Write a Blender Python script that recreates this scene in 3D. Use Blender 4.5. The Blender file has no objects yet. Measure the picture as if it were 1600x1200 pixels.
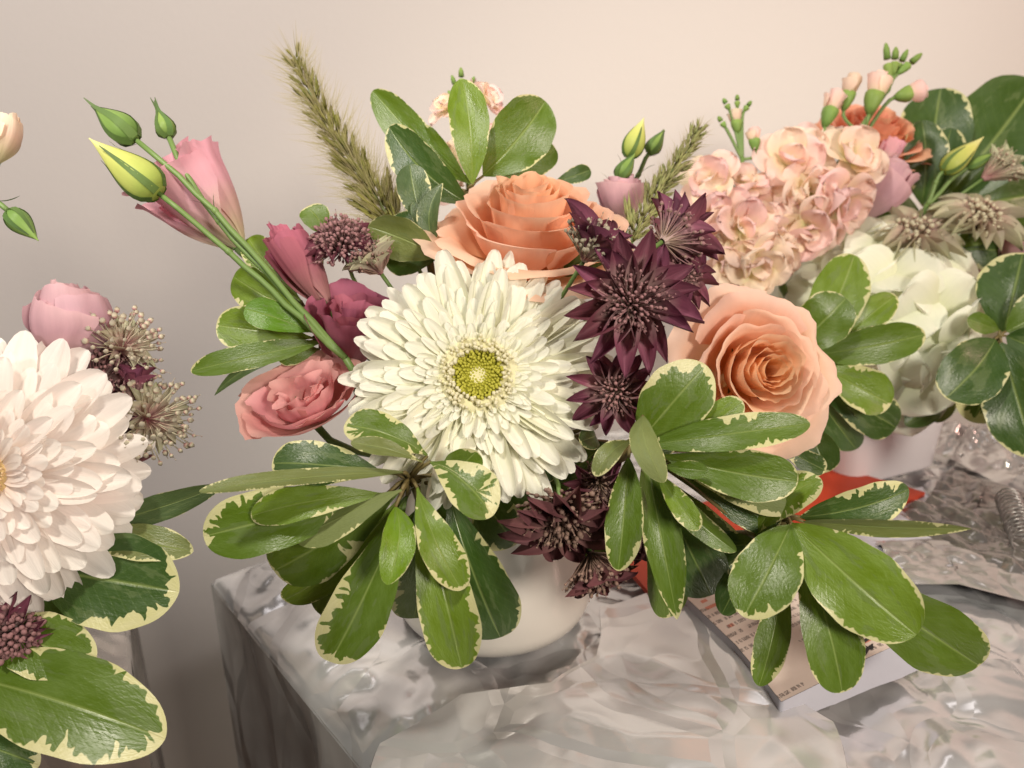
import bpy, math, random
import numpy as np
from mathutils import Vector, Matrix, noise

C = bpy.context.scene.collection
sc = bpy.context.scene
R = math.radians

# ------------------------------------------------------------------ camera
CAMZ = 0.31
PITCH = R(20)
FPX = 1232.0
cam_d = bpy.data.cameras.new('camera')
cam = bpy.data.objects.new('camera', cam_d)
C.objects.link(cam)
cam.location = (0, 0, CAMZ)
cam.rotation_euler = (R(90) - PITCH, 0, 0)
cam_d.sensor_width = 36
cam_d.lens = FPX * 36 / 1600
cam_d.clip_start = 0.01
cam_d.clip_end = 50
cam_d.dof.use_dof = True
cam_d.dof.focus_distance = 0.38
cam_d.dof.aperture_fstop = 9
sc.camera = cam
CAM = Vector((0, 0, CAMZ))
RT = Vector((1, 0, 0))
UP = Vector((0, math.sin(PITCH), math.cos(PITCH)))
FW = Vector((0, math.cos(PITCH), -math.sin(PITCH)))

# ------------------------------------------------------------------ world and lamps (a room at evening, warm lamps, added fills)
w = bpy.data.worlds.new('World')
sc.world = w
w.use_nodes = True
bg = w.node_tree.nodes['Background']
bg.inputs[0].default_value = (1.0, 0.91, 0.86, 1)
bg.inputs[1].default_value = 0.075


def aim(o, target):
    d = Vector(target) - o.location
    o.rotation_euler = d.to_track_quat('-Z', 'Y').to_euler()


def lamp(name, typ, loc, energy, color, target=None, **kw):
    l = bpy.data.lights.new(name, typ)
    l.energy = energy
    l.color = color
    for k, v in kw.items():
        setattr(l, k, v)
    o = bpy.data.objects.new(name, l)
    o.location = loc
    if target is not None:
        aim(o, target)
    C.objects.link(o)
    return o


lamp('ceiling_lamp', 'SPOT', (-0.38, -0.10, 1.25), 43, (1.0, 0.93, 0.79), (0.16, 0.36, 0.1),
     spot_size=R(66), spot_blend=0.6, shadow_soft_size=0.06)
lamp('wall_fill', 'AREA', (-0.20, 0.55, 1.00), 1.3, (1.0, 0.92, 0.90), (-0.20, 0.95, 0.38), size=1.8, size_y=0.12, shape='RECTANGLE')  # unseen area light, added to brighten the upper wall
lamp('wall_fill_spot', 'SPOT', (-0.65, -0.60, 0.95), 60, (1.0, 0.925, 0.885), (-0.60, 0.95, 0.92), spot_size=R(88), spot_blend=0.35, shadow_soft_size=0.05)  # added spot: its soft cone edge shapes the shade on the lower wall
lamp('front_fill', 'AREA', (0.55, -0.55, 0.62), 11.5, (1.0, 0.90, 0.77), (0.0, 0.5, 0.12), size=0.24)  # added soft fill from front right, leaves the lower wall in shadow
lamp('side_lamp', 'AREA', (1.30, 0.20, 0.75), 4.2, (1.0, 0.60, 0.50), (0.45, 0.85, 0.3), size=0.25)
sc.view_settings.view_transform = 'Standard'
sc.view_settings.look = 'None'
sc.view_settings.exposure = 0.0
sc.view_settings.gamma = 1.0
sc.cycles.max_bounces = 8
sc.cycles.diffuse_bounces = 4
sc.cycles.glossy_bounces = 3
sc.cycles.transmission_bounces = 4
sc.cycles.caustics_reflective = False
sc.cycles.caustics_refractive = False
sc.cycles.use_denoising = True
sc.cycles.sample_clamp_indirect = 4.0


# ------------------------------------------------------------------ helpers: space
def P(px, py, d):
    """a point d metres in front of the lens, in the direction of that spot of the photograph"""
    return CAM + FW * d + RT * (d * (px - 800) / FPX) + UP * (d * (600 - py) / FPX)


def G(px, py, z=0.0):
    d = FW + RT * ((px - 800) / FPX) + UP * ((600 - py) / FPX)
    t = (z - CAMZ) / d.z
    return CAM + d * t


def cdir(x, y, z):
    """direction: x to the side, y up, z towards the viewer"""
    return (RT * x + UP * y - FW * z).normalized()


def frame(origin, axis, spin=0.0):
    z = axis.normalized()
    ref = Vector((0, 0, 1)) if abs(z.z) < 0.9 else Vector((1, 0, 0))
    x = ref.cross(z).normalized()
    y = z.cross(x)
    m = Matrix((x, y, z)).transposed().to_4x4()
    m.translation = origin
    return m @ Matrix.Rotation(spin, 4, 'Z')


def nz(x, y=0.0, z=0.0):
    return noise.noise(Vector((x, y, z)))


# ------------------------------------------------------------------ helpers: things, parts
WM = {}


def thing(name, label, cat, loc, group=None, kind=None):
    o = bpy.data.objects.new(name, None)
    o.empty_display_size = 0.01
    o.location = loc
    o['label'] = label
    o['category'] = cat
    if group:
        o['group'] = group
    if kind:
        o['kind'] = kind
    C.objects.link(o)
    WM[o.name] = Matrix.Translation(Vector(loc))
    return o


def put(name, me, mat, parent, M=None, color=None, kind=None, label=None):
    """link one mesh object; M is its place in the world"""
    o = bpy.data.objects.new(name, me)
    if mat is not None and len(me.materials) == 0:
        me.materials.append(mat)
    elif mat is not None and me.materials[0] != mat:
        o.material_slots[0].link = 'OBJECT'
        o.material_slots[0].material = mat
    C.objects.link(o)
    M = M or Matrix.Identity(4)
    if parent is not None:
        o.parent = parent
        o.matrix_basis = WM[parent.name].inverted() @ M
    else:
        o.matrix_basis = M
    WM[o.name] = M
    if color:
        o.color = (*color, 1)
    if kind:
        o['kind'] = kind
    if label:
        o['label'] = label
    return o


def mesh_from(name, verts, faces, uvs=None, smooth=True):
    me = bpy.data.meshes.new(name)
    me.from_pydata([tuple(v) for v in verts], [], faces)
    if uvs is not None:
        lay = me.uv_layers.new(name='UVMap')
        idx = np.empty(len(me.loops), dtype=np.int32)
        me.loops.foreach_get('vertex_index', idx)
        lay.data.foreach_set('uv', np.asarray(uvs, dtype=np.float32)[idx].ravel())
    if smooth:
        me.polygons.foreach_set('use_smooth', [True] * len(me.polygons))
    me.update()
    return me


def grid_mesh(name, f, us, vs):
    verts, uvs, faces = [], [], []
    nv = len(vs)
    for u in us:
        for v in vs:
            verts.append(f(u, v))
            uvs.append((u, v * 0.5 + 0.5))
    for i in range(len(us) - 1):
        for j in range(nv - 1):
            a = i * nv + j
            faces.append((a, a + nv, a + nv + 1, a + 1))
    return mesh_from(name, verts, faces, uvs)


class MB:
    """collects shapes for one mesh"""
    def __init__(self):
        self.v, self.f, self.uv = [], [], []

    def add(self, vs, fs, uvs=None):
        b = len(self.v)
        self.v += [tuple(v) for v in vs]
        self.f += [tuple(i + b for i in f) for f in fs]
        self.uv += list(uvs) if uvs is not None else [(0.5, 0.5)] * len(vs)

    def tube(self, pts, rad, n=7, cap=True):
        pts = [Vector(p) for p in pts]
        if not hasattr(rad, '__len__'):
            rad = [rad] * len(pts)
        vs, uvs, fs = [], [], []
        prev = None
        for i, p in enumerate(pts):
            t = (pts[min(i + 1, len(pts) - 1)] - pts[max(i - 1, 0)])
            t = t.normalized() if t.length > 1e-9 else Vector((0, 0, 1))
            if prev is None:
                a = Vector((0, 0, 1)) if abs(t.z) < 0.9 else Vector((1, 0, 0))
                x = a.cross(t).normalized()
            else:
                x = (prev - t * prev.dot(t)).normalized()
            prev = x
            y = t.cross(x)
            for k in range(n):
                an = 2 * math.pi * k / n
                vs.append(p + (x * math.cos(an) + y * math.sin(an)) * rad[i])
                uvs.append((i / max(1, len(pts) - 1), k / n))
        for i in range(len(pts) - 1):
            for k in range(n):
                a, b = i * n + k, i * n + (k + 1) % n
                fs.append((a, b, b + n, a + n))
        if cap:
            fs.append(tuple(reversed(range(n))))
            fs.append(tuple(range((len(pts) - 1) * n, len(pts) * n)))
        self.add(vs, fs, uvs)

    def bead(self, c, r, axis=None, k=1.0):
        c = Vector(c)
        m = frame(c, axis if axis is not None else Vector((0, 0, 1)))
        vs = [m @ Vector((0, 0, r * k))]
        for i in range(5):
            a = 2 * math.pi * i / 5
            vs.append(m @ Vector((r * .9 * math.cos(a), r * .9 * math.sin(a), r * .35 * k)))
        for i in range(5):
            a = 2 * math.pi * (i + .5) / 5
            vs.append(m @ Vector((r * .9 * math.cos(a), r * .9 * math.sin(a), -r * .45 * k)))
        vs.append(m @ Vector((0, 0, -r * k)))
        fs = []
        for i in range(5):
            j = (i + 1) % 5
            fs += [(0, 1 + i, 1 + j), (1 + i, 6 + i, 1 + j), (1 + j, 6 + i, 6 + j), (6 + i, 11, 6 + j)]
        self.add(vs, fs, [(1, .5)] + [(.8, .5)] * 5 + [(.3, .5)] * 5 + [(0, .5)])

    def build(self, name, mat, parent, M=None, color=None, kind=None, label=None, smooth=True):
        me = mesh_from(name, self.v, self.f, self.uv, smooth)
        return put(name, me, mat, parent, M, color, kind, label)


def bez(a, b, c, d, n=10):
    out = []
    for i in range(n + 1):
        t = i / n
        s = 1 - t
        out.append(a * s ** 3 + b * 3 * s * s * t + c * 3 * s * t * t + d * t ** 3)
    return out


# ------------------------------------------------------------------ materials
class NT:
    def __init__(self, name):
        self.m = bpy.data.materials.new(name)
        self.m.use_nodes = True
        self.t = self.m.node_tree
        self.t.nodes.clear()
        self.out = self.n('ShaderNodeOutputMaterial')

    def n(self, typ, **kw):
        nd = self.t.nodes.new(typ)
        for k, v in kw.items():
            setattr(nd, k, v)
        return nd

    def l(self, a, b):
        self.t.links.new(a, b)

    def val(self, sock, v):
        if isinstance(v, (int, float)):
            sock.default_value = v
        elif isinstance(v, (tuple, list)):
            sock.default_value = (*v, 1) if len(v) == 3 and len(sock.default_value) == 4 else v
        else:
            self.l(v, sock)

    def math(self, op, a, b=None, c=None, clamp=False):
        nd = self.n('ShaderNodeMath', operation=op, use_clamp=clamp)
        self.val(nd.inputs[0], a)
        if b is not None:
            self.val(nd.inputs[1], b)
        if c is not None:
            self.val(nd.inputs[2], c)
        return nd.outputs[0]

    def mix(self, fac, a, b, blend='MIX'):
        nd = self.n('ShaderNodeMix', data_type='RGBA', blend_type=blend)
        self.val(nd.inputs[0], fac)
        self.val(nd.inputs[6], a)
        self.val(nd.inputs[7], b)
        return nd.outputs[2]

    def ramp(self, fac, stops, interp='LINEAR'):
        nd = self.n('ShaderNodeValToRGB')
        cr = nd.color_ramp
        cr.interpolation = interp
        while len(cr.elements) > len(stops):
            cr.elements.remove(cr.elements[-1])
        while len(cr.elements) < len(stops):
            cr.elements.new(0.5)
        for e, (p, c) in zip(cr.elements, stops):
            e.position = p
            e.color = (*c, 1) if len(c) == 3 else c
        self.val(nd.inputs[0], fac)
        return nd.outputs[0]

    def noise(self, vec, scale, detail=3, rough=.55, dim='3D', dist=0.0):
        nd = self.n('ShaderNodeTexNoise', noise_dimensions=dim)
        if vec is not None:
            self.l(vec, nd.inputs['Vector'])
        nd.inputs['Scale'].default_value = scale
        nd.inputs['Detail'].default_value = detail
        nd.inputs['Roughness'].default_value = rough
        nd.inputs['Distortion'].default_value = dist
        return nd.outputs[0]

    def xyz(self, x, y, z=0.0):
        nd = self.n('ShaderNodeCombineXYZ')
        for i, v in enumerate((x, y, z)):
            self.val(nd.inputs[i], v)
        return nd.outputs[0]

    def bsdf(self, col, rough=.5, spec=.5, metal=0.0, trans=0.0, bump=None, bstr=.3, bdist=.001, tcol=None, sheen=0.0, coat=0.0):
        p = self.n('ShaderNodeBsdfPrincipled')
        self.val(p.inputs['Base Color'], col)
        self.val(p.inputs['Roughness'], rough)
        self.val(p.inputs['Specular IOR Level'], spec)
        self.val(p.inputs['Metallic'], metal)
        if sheen:
            p.inputs['Sheen Weight'].default_value = sheen
        if coat:
            p.inputs['Coat Weight'].default_value = coat
            p.inputs['Coat Roughness'].default_value = .15
        nrm = None
        if bump is not None:
            b = self.n('ShaderNodeBump')
            b.inputs['Strength'].default_value = bstr
            b.inputs['Distance'].default_value = bdist
            self.l(bump, b.inputs['Height'])
            nrm = b.outputs[0]
            self.l(nrm, p.inputs['Normal'])
        res = p.outputs[0]
        if trans:
            t = self.n('ShaderNodeBsdfTranslucent')
            self.val(t.inputs[0], tcol if tcol is not None else col)
            if nrm is not None:
                self.l(nrm, t.inputs['Normal'])
            mx = self.n('ShaderNodeMixShader')
            self.val(mx.inputs[0], trans)
            self.l(res, mx.inputs[1])
            self.l(t.outputs[0], mx.inputs[2])
            res = mx.outputs[0]
        self.l(res, self.out.inputs[0])
        return self.m

    def uv(self):
        tc = self.n('ShaderNodeTexCoord')
        s = self.n('ShaderNodeSeparateXYZ')
        self.l(tc.outputs['UV'], s.inputs[0])
        return s.outputs[0], s.outputs[1]

    def objpos(self):
        return self.n('ShaderNodeTexCoord').outputs['Object']

    def genpos(self):
        return self.n('ShaderNodeNewGeometry').outputs['Position']


def leaf_material():
    t = NT('variegated_leaf')
    oi = t.n('ShaderNodeObjectInfo')
    u, v = t.uv()
    ae = t.n('ShaderNodeAttribute', attribute_name='edge').outputs['Fac']
    am = t.n('ShaderNodeAttribute', attribute_name='margin').outputs['Fac']
    av = t.n('ShaderNodeAttribute', attribute_name='vari').outputs['Fac']
    rnd = t.math('MULTIPLY', oi.outputs['Random'], 37.0)
    # jagged cream margin: streaks run inward from the edge
    n1 = t.noise(t.xyz(am, t.math('MULTIPLY', ae, .3), rnd), 1.9, 1, .5)
    n2 = t.noise(t.xyz(am, t.math('MULTIPLY', ae, .10), rnd), 17.0, 1, .5)
    d1 = t.math('MAXIMUM', t.math('MULTIPLY', t.math('SUBTRACT', n1, .43), 4.2), 0.0)
    d2 = t.math('MAXIMUM', t.math('MULTIPLY_ADD', t.math('SUBTRACT', n2, .5), 3.6, .8), 0.0)
    reach = t.math('MULTIPLY', t.math('MULTIPLY', d1, d2), t.math('MULTIPLY', av, .62))
    reach = t.math('ADD', reach, .016)
    cream = t.math('GREATER_THAN', reach, ae)
    soft = t.math('MULTIPLY', t.math('SUBTRACT', reach, ae), 45.0, clamp=True)
    cream = t.math('MULTIPLY', cream, soft)
    # green body with grey-green patches and veins
    base = oi.outputs['Color']
    mott = t.noise(t.xyz(u, v, rnd), 5.0, 3, .6)
    hs = t.n('ShaderNodeHueSaturation')
    t.l(base, hs.inputs['Color'])
    t.val(hs.inputs['Value'], t.math('MULTIPLY_ADD', mott, .7, .65))
    t.val(hs.inputs['Saturation'], t.math('MULTIPLY_ADD', mott, -.3, 1.15))
    gp = t.noise(t.xyz(u, t.math('MULTIPLY', v, 1.6), t.math('ADD', rnd, 11.0)), 3.4, 3, .65)
    gpm = t.ramp(gp, [(.56, (0, 0, 0)), (.60, (1, 1, 1))])
    grn = t.mix(t.math('MULTIPLY', gpm, .38), hs.outputs[0], (.15, .20, .085))
    vv = t.math('ABSOLUTE', t.math('SUBTRACT', v, .5))
    lat = t.n('ShaderNodeTexWave', wave_type='BANDS', bands_direction='X')
    t.l(t.xyz(t.math('SUBTRACT', u, t.math('MULTIPLY', vv, .55)), 0.0, 0.0), lat.inputs['Vector'])
    lat.inputs['Scale'].default_value = 4.2
    lat.inputs['Distortion'].default_value = 0.6
    veins = t.math('POWER', lat.outputs['Fac'], 14.0)
    mid = t.math('SUBTRACT', 1.0, t.math('MULTIPLY', vv, 38.0), clamp=True)
    col = t.mix(t.math('MULTIPLY', veins, .05), grn, (.24, .36, .09))
    col = t.mix(t.math('MULTIPLY', mid, .55), col, (.33, .42, .13))
    pale = t.n('ShaderNodeNewGeometry').outputs['Backfacing']
    col = t.mix(t.math('MULTIPLY', pale, .42), col, (.20, .25, .085))
    crm = t.mix(mott, (.56, .55, .22), (.70, .67, .42))
    col = t.mix(cream, col, crm)
    h = t.math('ADD', t.math('MULTIPLY', veins, -.05), t.math('MULTIPLY', mid, -.8))
    h = t.math('ADD', h, t.math('MULTIPLY', t.noise(t.xyz(u, v, rnd), 26.0, 2), .5))
    rough = t.math('MULTIPLY_ADD', mott, .30, t.math('MULTIPLY_ADD', pale, .3, .2))
    return t.bsdf(col, rough, .5, trans=.2, tcol=t.mix(.5, col, (.30, .42, .03), 'MIX'), bump=h, bstr=.35, bdist=.0012)


def petal_material(name, c0, c1, c2, trans=.3, rough=.6, vary=.14, vein=.12, huevar=.02, streak=26, spec=.15, back=None, sheen=0.0):
    t = NT(name)
    u, v = t.uv()
    oi = t.n('ShaderNodeObjectInfo')
    rnd = t.math('MULTIPLY', oi.outputs['Random'], 53.0)
    st = t.noise(t.xyz(t.math('MULTIPLY', u, 1.3), t.math('MULTIPLY', v, streak), rnd), 1.0, 3, .6)
    bl = t.noise(t.xyz(t.math('MULTIPLY', u, 3.0), t.math('MULTIPLY', v, 3.0), rnd), 1.0, 2, .5)
    uu = t.math('ADD', u, t.math('MULTIPLY', t.math('SUBTRACT', bl, .5), .35))
    col = t.ramp(uu, [(0.02, c0), (.62, c1), (.98, c2)])
    hs = t.n('ShaderNodeHueSaturation')
    t.l(col, hs.inputs['Color'])
    t.val(hs.inputs['Hue'], t.math('MULTIPLY_ADD', t.math('SUBTRACT', oi.outputs['Random'], .5), huevar, .5))
    k = t.math('MULTIPLY_ADD', t.math('SUBTRACT', st, .5), vein * 2, 1.0)
    k2 = t.math('MULTIPLY_ADD', t.math('SUBTRACT', t.math('FRACT', t.math('MULTIPLY', oi.outputs['Random'], 7.31)), .5), vary, k)
    t.val(hs.inputs['Value'], k2)
    c = t.mix(1.0, hs.outputs[0], oi.outputs['Color'], 'MULTIPLY')
    if back is not None:
        c = t.mix(t.math('MULTIPLY', t.n('ShaderNodeNewGeometry').outputs['Backfacing'], .7), c, back)
    return t.bsdf(c, rough, spec, trans=trans, bump=st, bstr=.22, bdist=.0008, sheen=sheen)


def plain_material(name, c, c2=None, scale=60, rough=.5, spec=.4, metal=0.0, bstr=.15, bdist=.001, trans=0.0, detail=4, coat=0.0):
    t = NT(name)
    p = t.objpos()
    n = t.noise(p, scale, detail)
    col = t.mix(n, c, c2 if c2 else tuple(x * .75 for x in c))
    return t.bsdf(col, rough, spec, metal, trans=trans, bump=n, bstr=bstr, bdist=bdist, coat=coat)


M = {}
M['leaf'] = leaf_material()
M['white_petal'] = petal_material('white_petal', (.89, .88, .56), (.92, .91, .76), (.94, .93, .85), trans=.36, rough=.55, vary=.04, vein=.07, streak=16)
M['blush_petal'] = petal_material('blush_petal', (.92, .76, .64), (.93, .84, .79), (.93, .88, .84), trans=.36, rough=.5, vary=.05, vein=.06, spec=.3, streak=16)
M['peach_rose'] = petal_material('peach_rose', (.96, .56, .25), (.96, .61, .42), (.96, .70, .58), trans=.45, rough=.6, vary=.09, vein=.08, huevar=.015, streak=11)
M['deep_peach'] = petal_material('deep_peach', (.93, .42, .16), (.92, .44, .25), (.92, .50, .34), trans=.38, rough=.6, vary=.10, vein=.05, streak=10)
M['pink_lisianthus'] = petal_material('pink_lisianthus', (.66, .60, .38), (.82, .49, .55), (.84, .46, .53), trans=.38, rough=.55, vary=.16, vein=.16, streak=12, huevar=.03)
M['coral_lisianthus'] = petal_material('coral_lisianthus', (.70, .36, .30), (.74, .34, .35), (.82, .44, .42), trans=.38, rough=.55, vary=.16, vein=.12, streak=12, huevar=.03)
M['mauve_lisianthus'] = petal_material('mauve_lisianthus', (.52, .28, .27), (.46, .15, .21), (.52, .17, .25), trans=.34, rough=.55, vary=.18, vein=.16, streak=14, huevar=.03)
M['lilac_lisianthus'] = petal_material('lilac_lisianthus', (.66, .46, .46), (.68, .42, .48), (.78, .52, .56), trans=.38, rough=.55, vary=.16, vein=.12, streak=12, huevar=.03)
M['cream_bud'] = petal_material('cream_bud', (.66, .62, .34), (.86, .66, .52), (.90, .76, .60), trans=.35, rough=.5)
M['stock_petal'] = petal_material('stock_petal', (.84, .80, .48), (.93, .71, .59), (.94, .73, .66), trans=.38, rough=.6, vary=.14, vein=.06, huevar=.08, streak=8)
M['hydrangea_petal'] = petal_material('hydrangea_petal', (.80, .84, .54), (.88, .90, .74), (.91, .92, .81), trans=.36, rough=.5, vary=.10, vein=.06, streak=14)
M['plum_bract'] = petal_material('plum_bract', (.56, .42, .38), (.235, .075, .115), (.14, .042, .07), trans=.2, rough=.55, vary=.35, vein=.6, streak=11, huevar=.03)
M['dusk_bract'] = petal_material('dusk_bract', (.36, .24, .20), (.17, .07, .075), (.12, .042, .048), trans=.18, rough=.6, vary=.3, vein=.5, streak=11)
M['pale_bract'] = petal_material('pale_bract', (.56, .30, .30), (.60, .55, .42), (.52, .52, .34), trans=.25, rough=.55, vary=.2, vein=.35, streak=11, huevar=.05)
M['plum_floret'] = petal_material('plum_floret', (.40, .30, .22), (.30, .16, .17), (.36, .19, .20), trans=.1, rough=.6, vary=.2)
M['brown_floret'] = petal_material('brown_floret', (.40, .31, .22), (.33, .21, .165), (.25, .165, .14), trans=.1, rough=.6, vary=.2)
M['pale_floret'] = petal_material('pale_floret', (.56, .20, .26), (.58, .54, .40), (.29, .25, .20), trans=.15, rough=.6, vary=.25)
M['green_floret'] = petal_material('green_floret', (.62, .28, .30), (.60, .54, .38), (.60, .57, .42), trans=.2, rough=.6, vary=.2)
M['warm_peach_rose'] = petal_material('warm_peach_rose', (.96, .54, .25), (.95, .57, .37), (.95, .67, .53), trans=.45, rough=.6, vary=.09, vein=.08, huevar=.015, streak=11)
M['stem'] = plain_material('green_stem', (.12, .20, .05), (.18, .27, .085), 90, .45)
M['twig'] = plain_material('brown_green_twig', (.11, .11, .035), (.20, .13, .05), 120, .55)
M['bud_green'] = petal_material('bud_green', (.17, .28, .07), (.26, .39, .10), (.30, .43, .11), trans=.18, rough=.4, vary=.1, vein=.18, streak=9)
M['bud_yellow'] = petal_material('bud_yellow', (.42, .52, .12), (.74, .76, .22), (.88, .86, .40), trans=.3, rough=.4, vary=.05, vein=.08, streak=12)
M['sepal'] = petal_material('sepal', (.13, .22, .06), (.12, .20, .065), (.11, .16, .07), trans=.15, rough=.5, vary=.2, vein=.12)
M['plume'] = petal_material('plume', (.19, .20, .04), (.22, .22, .05), (.30, .27, .10), trans=.3, rough=.7, vary=.4, vein=.2)
M['plume_pale'] = petal_material('pale_grass_plume', (.34, .36, .13), (.40, .42, .17), (.44, .42, .22), trans=.3, rough=.7, vary=.3, vein=.2)
M['bristle'] = petal_material('bristle', (.36, .33, .15), (.46, .40, .22), (.58, .48, .32), trans=.35, rough=.6, vary=.1)
M['disc_green'] = petal_material('disc_green', (.36, .33, .03), (.48, .43, .05), (.52, .47, .08), trans=.1, rough=.6)
M['anther'] = petal_material('anther', (.88, .82, .48), (.90, .85, .56), (.92, .88, .66), trans=.3, rough=.6)
M['tan_anther'] = petal_material('tan_anther', (.62, .40, .18), (.68, .45, .22), (.74, .56, .34), trans=.2, rough=.6)


def vase_material(name, c):
    t = NT(name)
    n = t.noise(t.objpos(), 14, 3)
    return t.bsdf(t.mix(n, c, tuple(x * .95 for x in c)), .28, .5, bump=n, bstr=.05, bdist=.002, coat=.3)


M['ceramic'] = vase_material('white_ceramic', (.80, .76, .70))
M['cool_ceramic'] = vase_material('cool_white_ceramic', (.74, .71, .74))


def wall_material():
    t = NT('painted_wall')
    p = t.genpos()
    n = t.noise(p, 140, 4)
    n2 = t.noise(p, 2.2, 3)
    col = t.mix(n2, (.66, .62, .58), (.70, .655, .615))
    return t.bsdf(col, .7, .3, bump=n, bstr=.3, bdist=.001)


M['wall'] = wall_material()


def floor_material():
    t = NT('brown_floor')
    p = t.genpos()
    s = t.n('ShaderNodeMapping')
    t.l(p, s.inputs[0])
    s.inputs['Scale'].default_value = (3, 40, 3)
    n = t.noise(s.outputs[0], 1.5, 5)
    return t.bsdf(t.mix(n, (.17, .085, .045), (.28, .15, .08)), .45, .4, bump=n, bstr=.1, bdist=.001)


M['floor'] = floor_material()


def foil_material(name, dark, light, metal=.55):
    t = NT(name)
    p = t.genpos()
    mp = t.n('ShaderNodeMapping')
    t.l(p, mp.inputs[0])
    mp.inputs['Scale'].default_value = (1, 1, .35)
    n = t.noise(mp.outputs[0], 11, 3, .5)
    v = t.n('ShaderNodeTexVoronoi', feature='DISTANCE_TO_EDGE')
    wv = t.n('ShaderNodeMix', data_type='VECTOR')
    wv.inputs[0].default_value = .06
    t.l(mp.outputs[0], wv.inputs[4])
    nn = t.n('ShaderNodeTexNoise')
    t.l(mp.outputs[0], nn.inputs['Vector'])
    nn.inputs['Scale'].default_value = 9
    t.l(nn.outputs['Color'], wv.inputs[5])
    t.l(wv.outputs[1], v.inputs['Vector'])
    v.inputs['Scale'].default_value = 15
    crease = t.math('SUBTRACT', 1.0, t.math('MULTIPLY', v.outputs['Distance'], 9.0), clamp=True)
    big = t.noise(p, 7, 3, .6)
    col = t.mix(t.ramp(big, [(.35, (0, 0, 0)), (.7, (1, 1, 1))]), dark, light)
    h = t.math('ADD', t.math('MULTIPLY', n, 1.4), t.math('MULTIPLY', crease, -.7))
    rough = t.math('MULTIPLY_ADD', big, .18, .07)
    return t.bsdf(col, rough, .6, metal, bump=h, bstr=.40, bdist=.005)


M['foil'] = foil_material('crumpled_silver_wrap', (.56, .565, .58), (.86, .865, .88), .6)
M['foil_side'] = foil_material('pleated_silver_wrap', (.46, .45, .45), (.80, .79, .79), .15)
M['foil_dark'] = foil_material('crumpled_grey_wrap', (.30, .28, .27), (.55, .52, .50), .7)
M['film'] = foil_material('loose_plastic_film', (.50, .48, .47), (.80, .77, .75), .6)


def news_material():
    t = NT('printed_newspaper')
    u, v = t.uv()
    # rows of small words: dark dashes in lines
    row = t.math('FRACT', t.math('MULTIPLY', v, 34.0))
    rid = t.math('FLOOR', t.math('MULTIPLY', v, 34.0))
    inrow = t.math('MULTIPLY', t.math('GREATER_THAN', row, .30), t.math('LESS_THAN', row, .72))
    wn = t.noise(t.xyz(t.math('MULTIPLY', u, 95.0), t.math('MULTIPLY', rid, 7.7), 0.0), 1.0, 1, .5)
    word = t.math('GREATER_THAN', wn, .47)
    fine = t.noise(t.xyz(t.math('MULTIPLY', u, 420.0), t.math('MULTIPLY', v, 160.0), 3.0), 1.0, 1, .5)
    ink = t.math('MULTIPLY', t.math('MULTIPLY', inrow, word), t.math('MULTIPLY', t.math('GREATER_THAN', fine, .42), .72))
    blk = t.noise(t.xyz(t.math('MULTIPLY', u, 4.0), t.math('MULTIPLY', v, 4.0), 9.0), 1.0, 1, .5)
    ink = t.math('MULTIPLY', ink, t.math('GREATER_THAN', blk, .44))
    paper = t.mix(t.noise(t.xyz(u, v, 0.0), 9.0, 4), (.62, .52, .46), (.72, .61, .55))
    red = t.math('MULTIPLY', t.math('GREATER_THAN', t.noise(t.xyz(t.math('MULTIPLY', u, 13.0), t.math('MULTIPLY', rid, .9), 5.0), 1.0, 0), .69), inrow)
    col = t.mix(t.math('MULTIPLY', red, .8), paper, (.60, .16, .09))
    col = t.mix(ink, col, (.10, .085, .08))
    return t.bsdf(col, .75, .2, bump=t.noise(t.xyz(u, v, 0.0), 14, 4), bstr=.2, bdist=.002)


M['news'] = news_material()
M['paper'] = plain_material('white_paper', (.72, .69, .68), (.64, .61, .61), 30, .6, bstr=.2, bdist=.003)
M['sheen_paper'] = foil_material('glossy_pale_sheet', (.50, .50, .51), (.82, .82, .83), .5)
M['bluepaper'] = plain_material('bluish_paper', (.56, .56, .63), (.50, .50, .57), 30, .5, bstr=.2, bdist=.003)
M['red'] = plain_material('red_card', (.50, .055, .018), (.42, .045, .016), 60, .55, bstr=.08)
M['ink'] = plain_material('black_ink', (.02, .018, .018), (.03, .026, .025), 60, .6)
M['steel'] = plain_material('dull_wire', (.45, .43, .42), (.30, .29, .28), 90, .3, metal=.9)

# ------------------------------------------------------------------ the room: wall and floor


def quad_sheet(name, pts, mat, kind='structure'):
    me = mesh_from(name, pts, [(0, 1, 2, 3)], [(0, 0), (1, 0), (1, 1), (0, 1)], smooth=False)
    o = put(name, me, mat, None)
    o['kind'] = kind
    return o


WALLY = 0.95
FLOORZ = -0.75
quad_sheet('wall', [(-3, WALLY, FLOORZ), (3, WALLY, FLOORZ), (3, WALLY, 2.4), (-3, WALLY, 2.4)], M['wall'])
quad_sheet('floor', [(-3, -2.0, FLOORZ), (3, -2.0, FLOORZ), (3, WALLY, FLOORZ), (-3, WALLY, FLOORZ)], M['floor'])

# ------------------------------------------------------------------ pedestals wrapped in crumpled silver wrap


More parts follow.
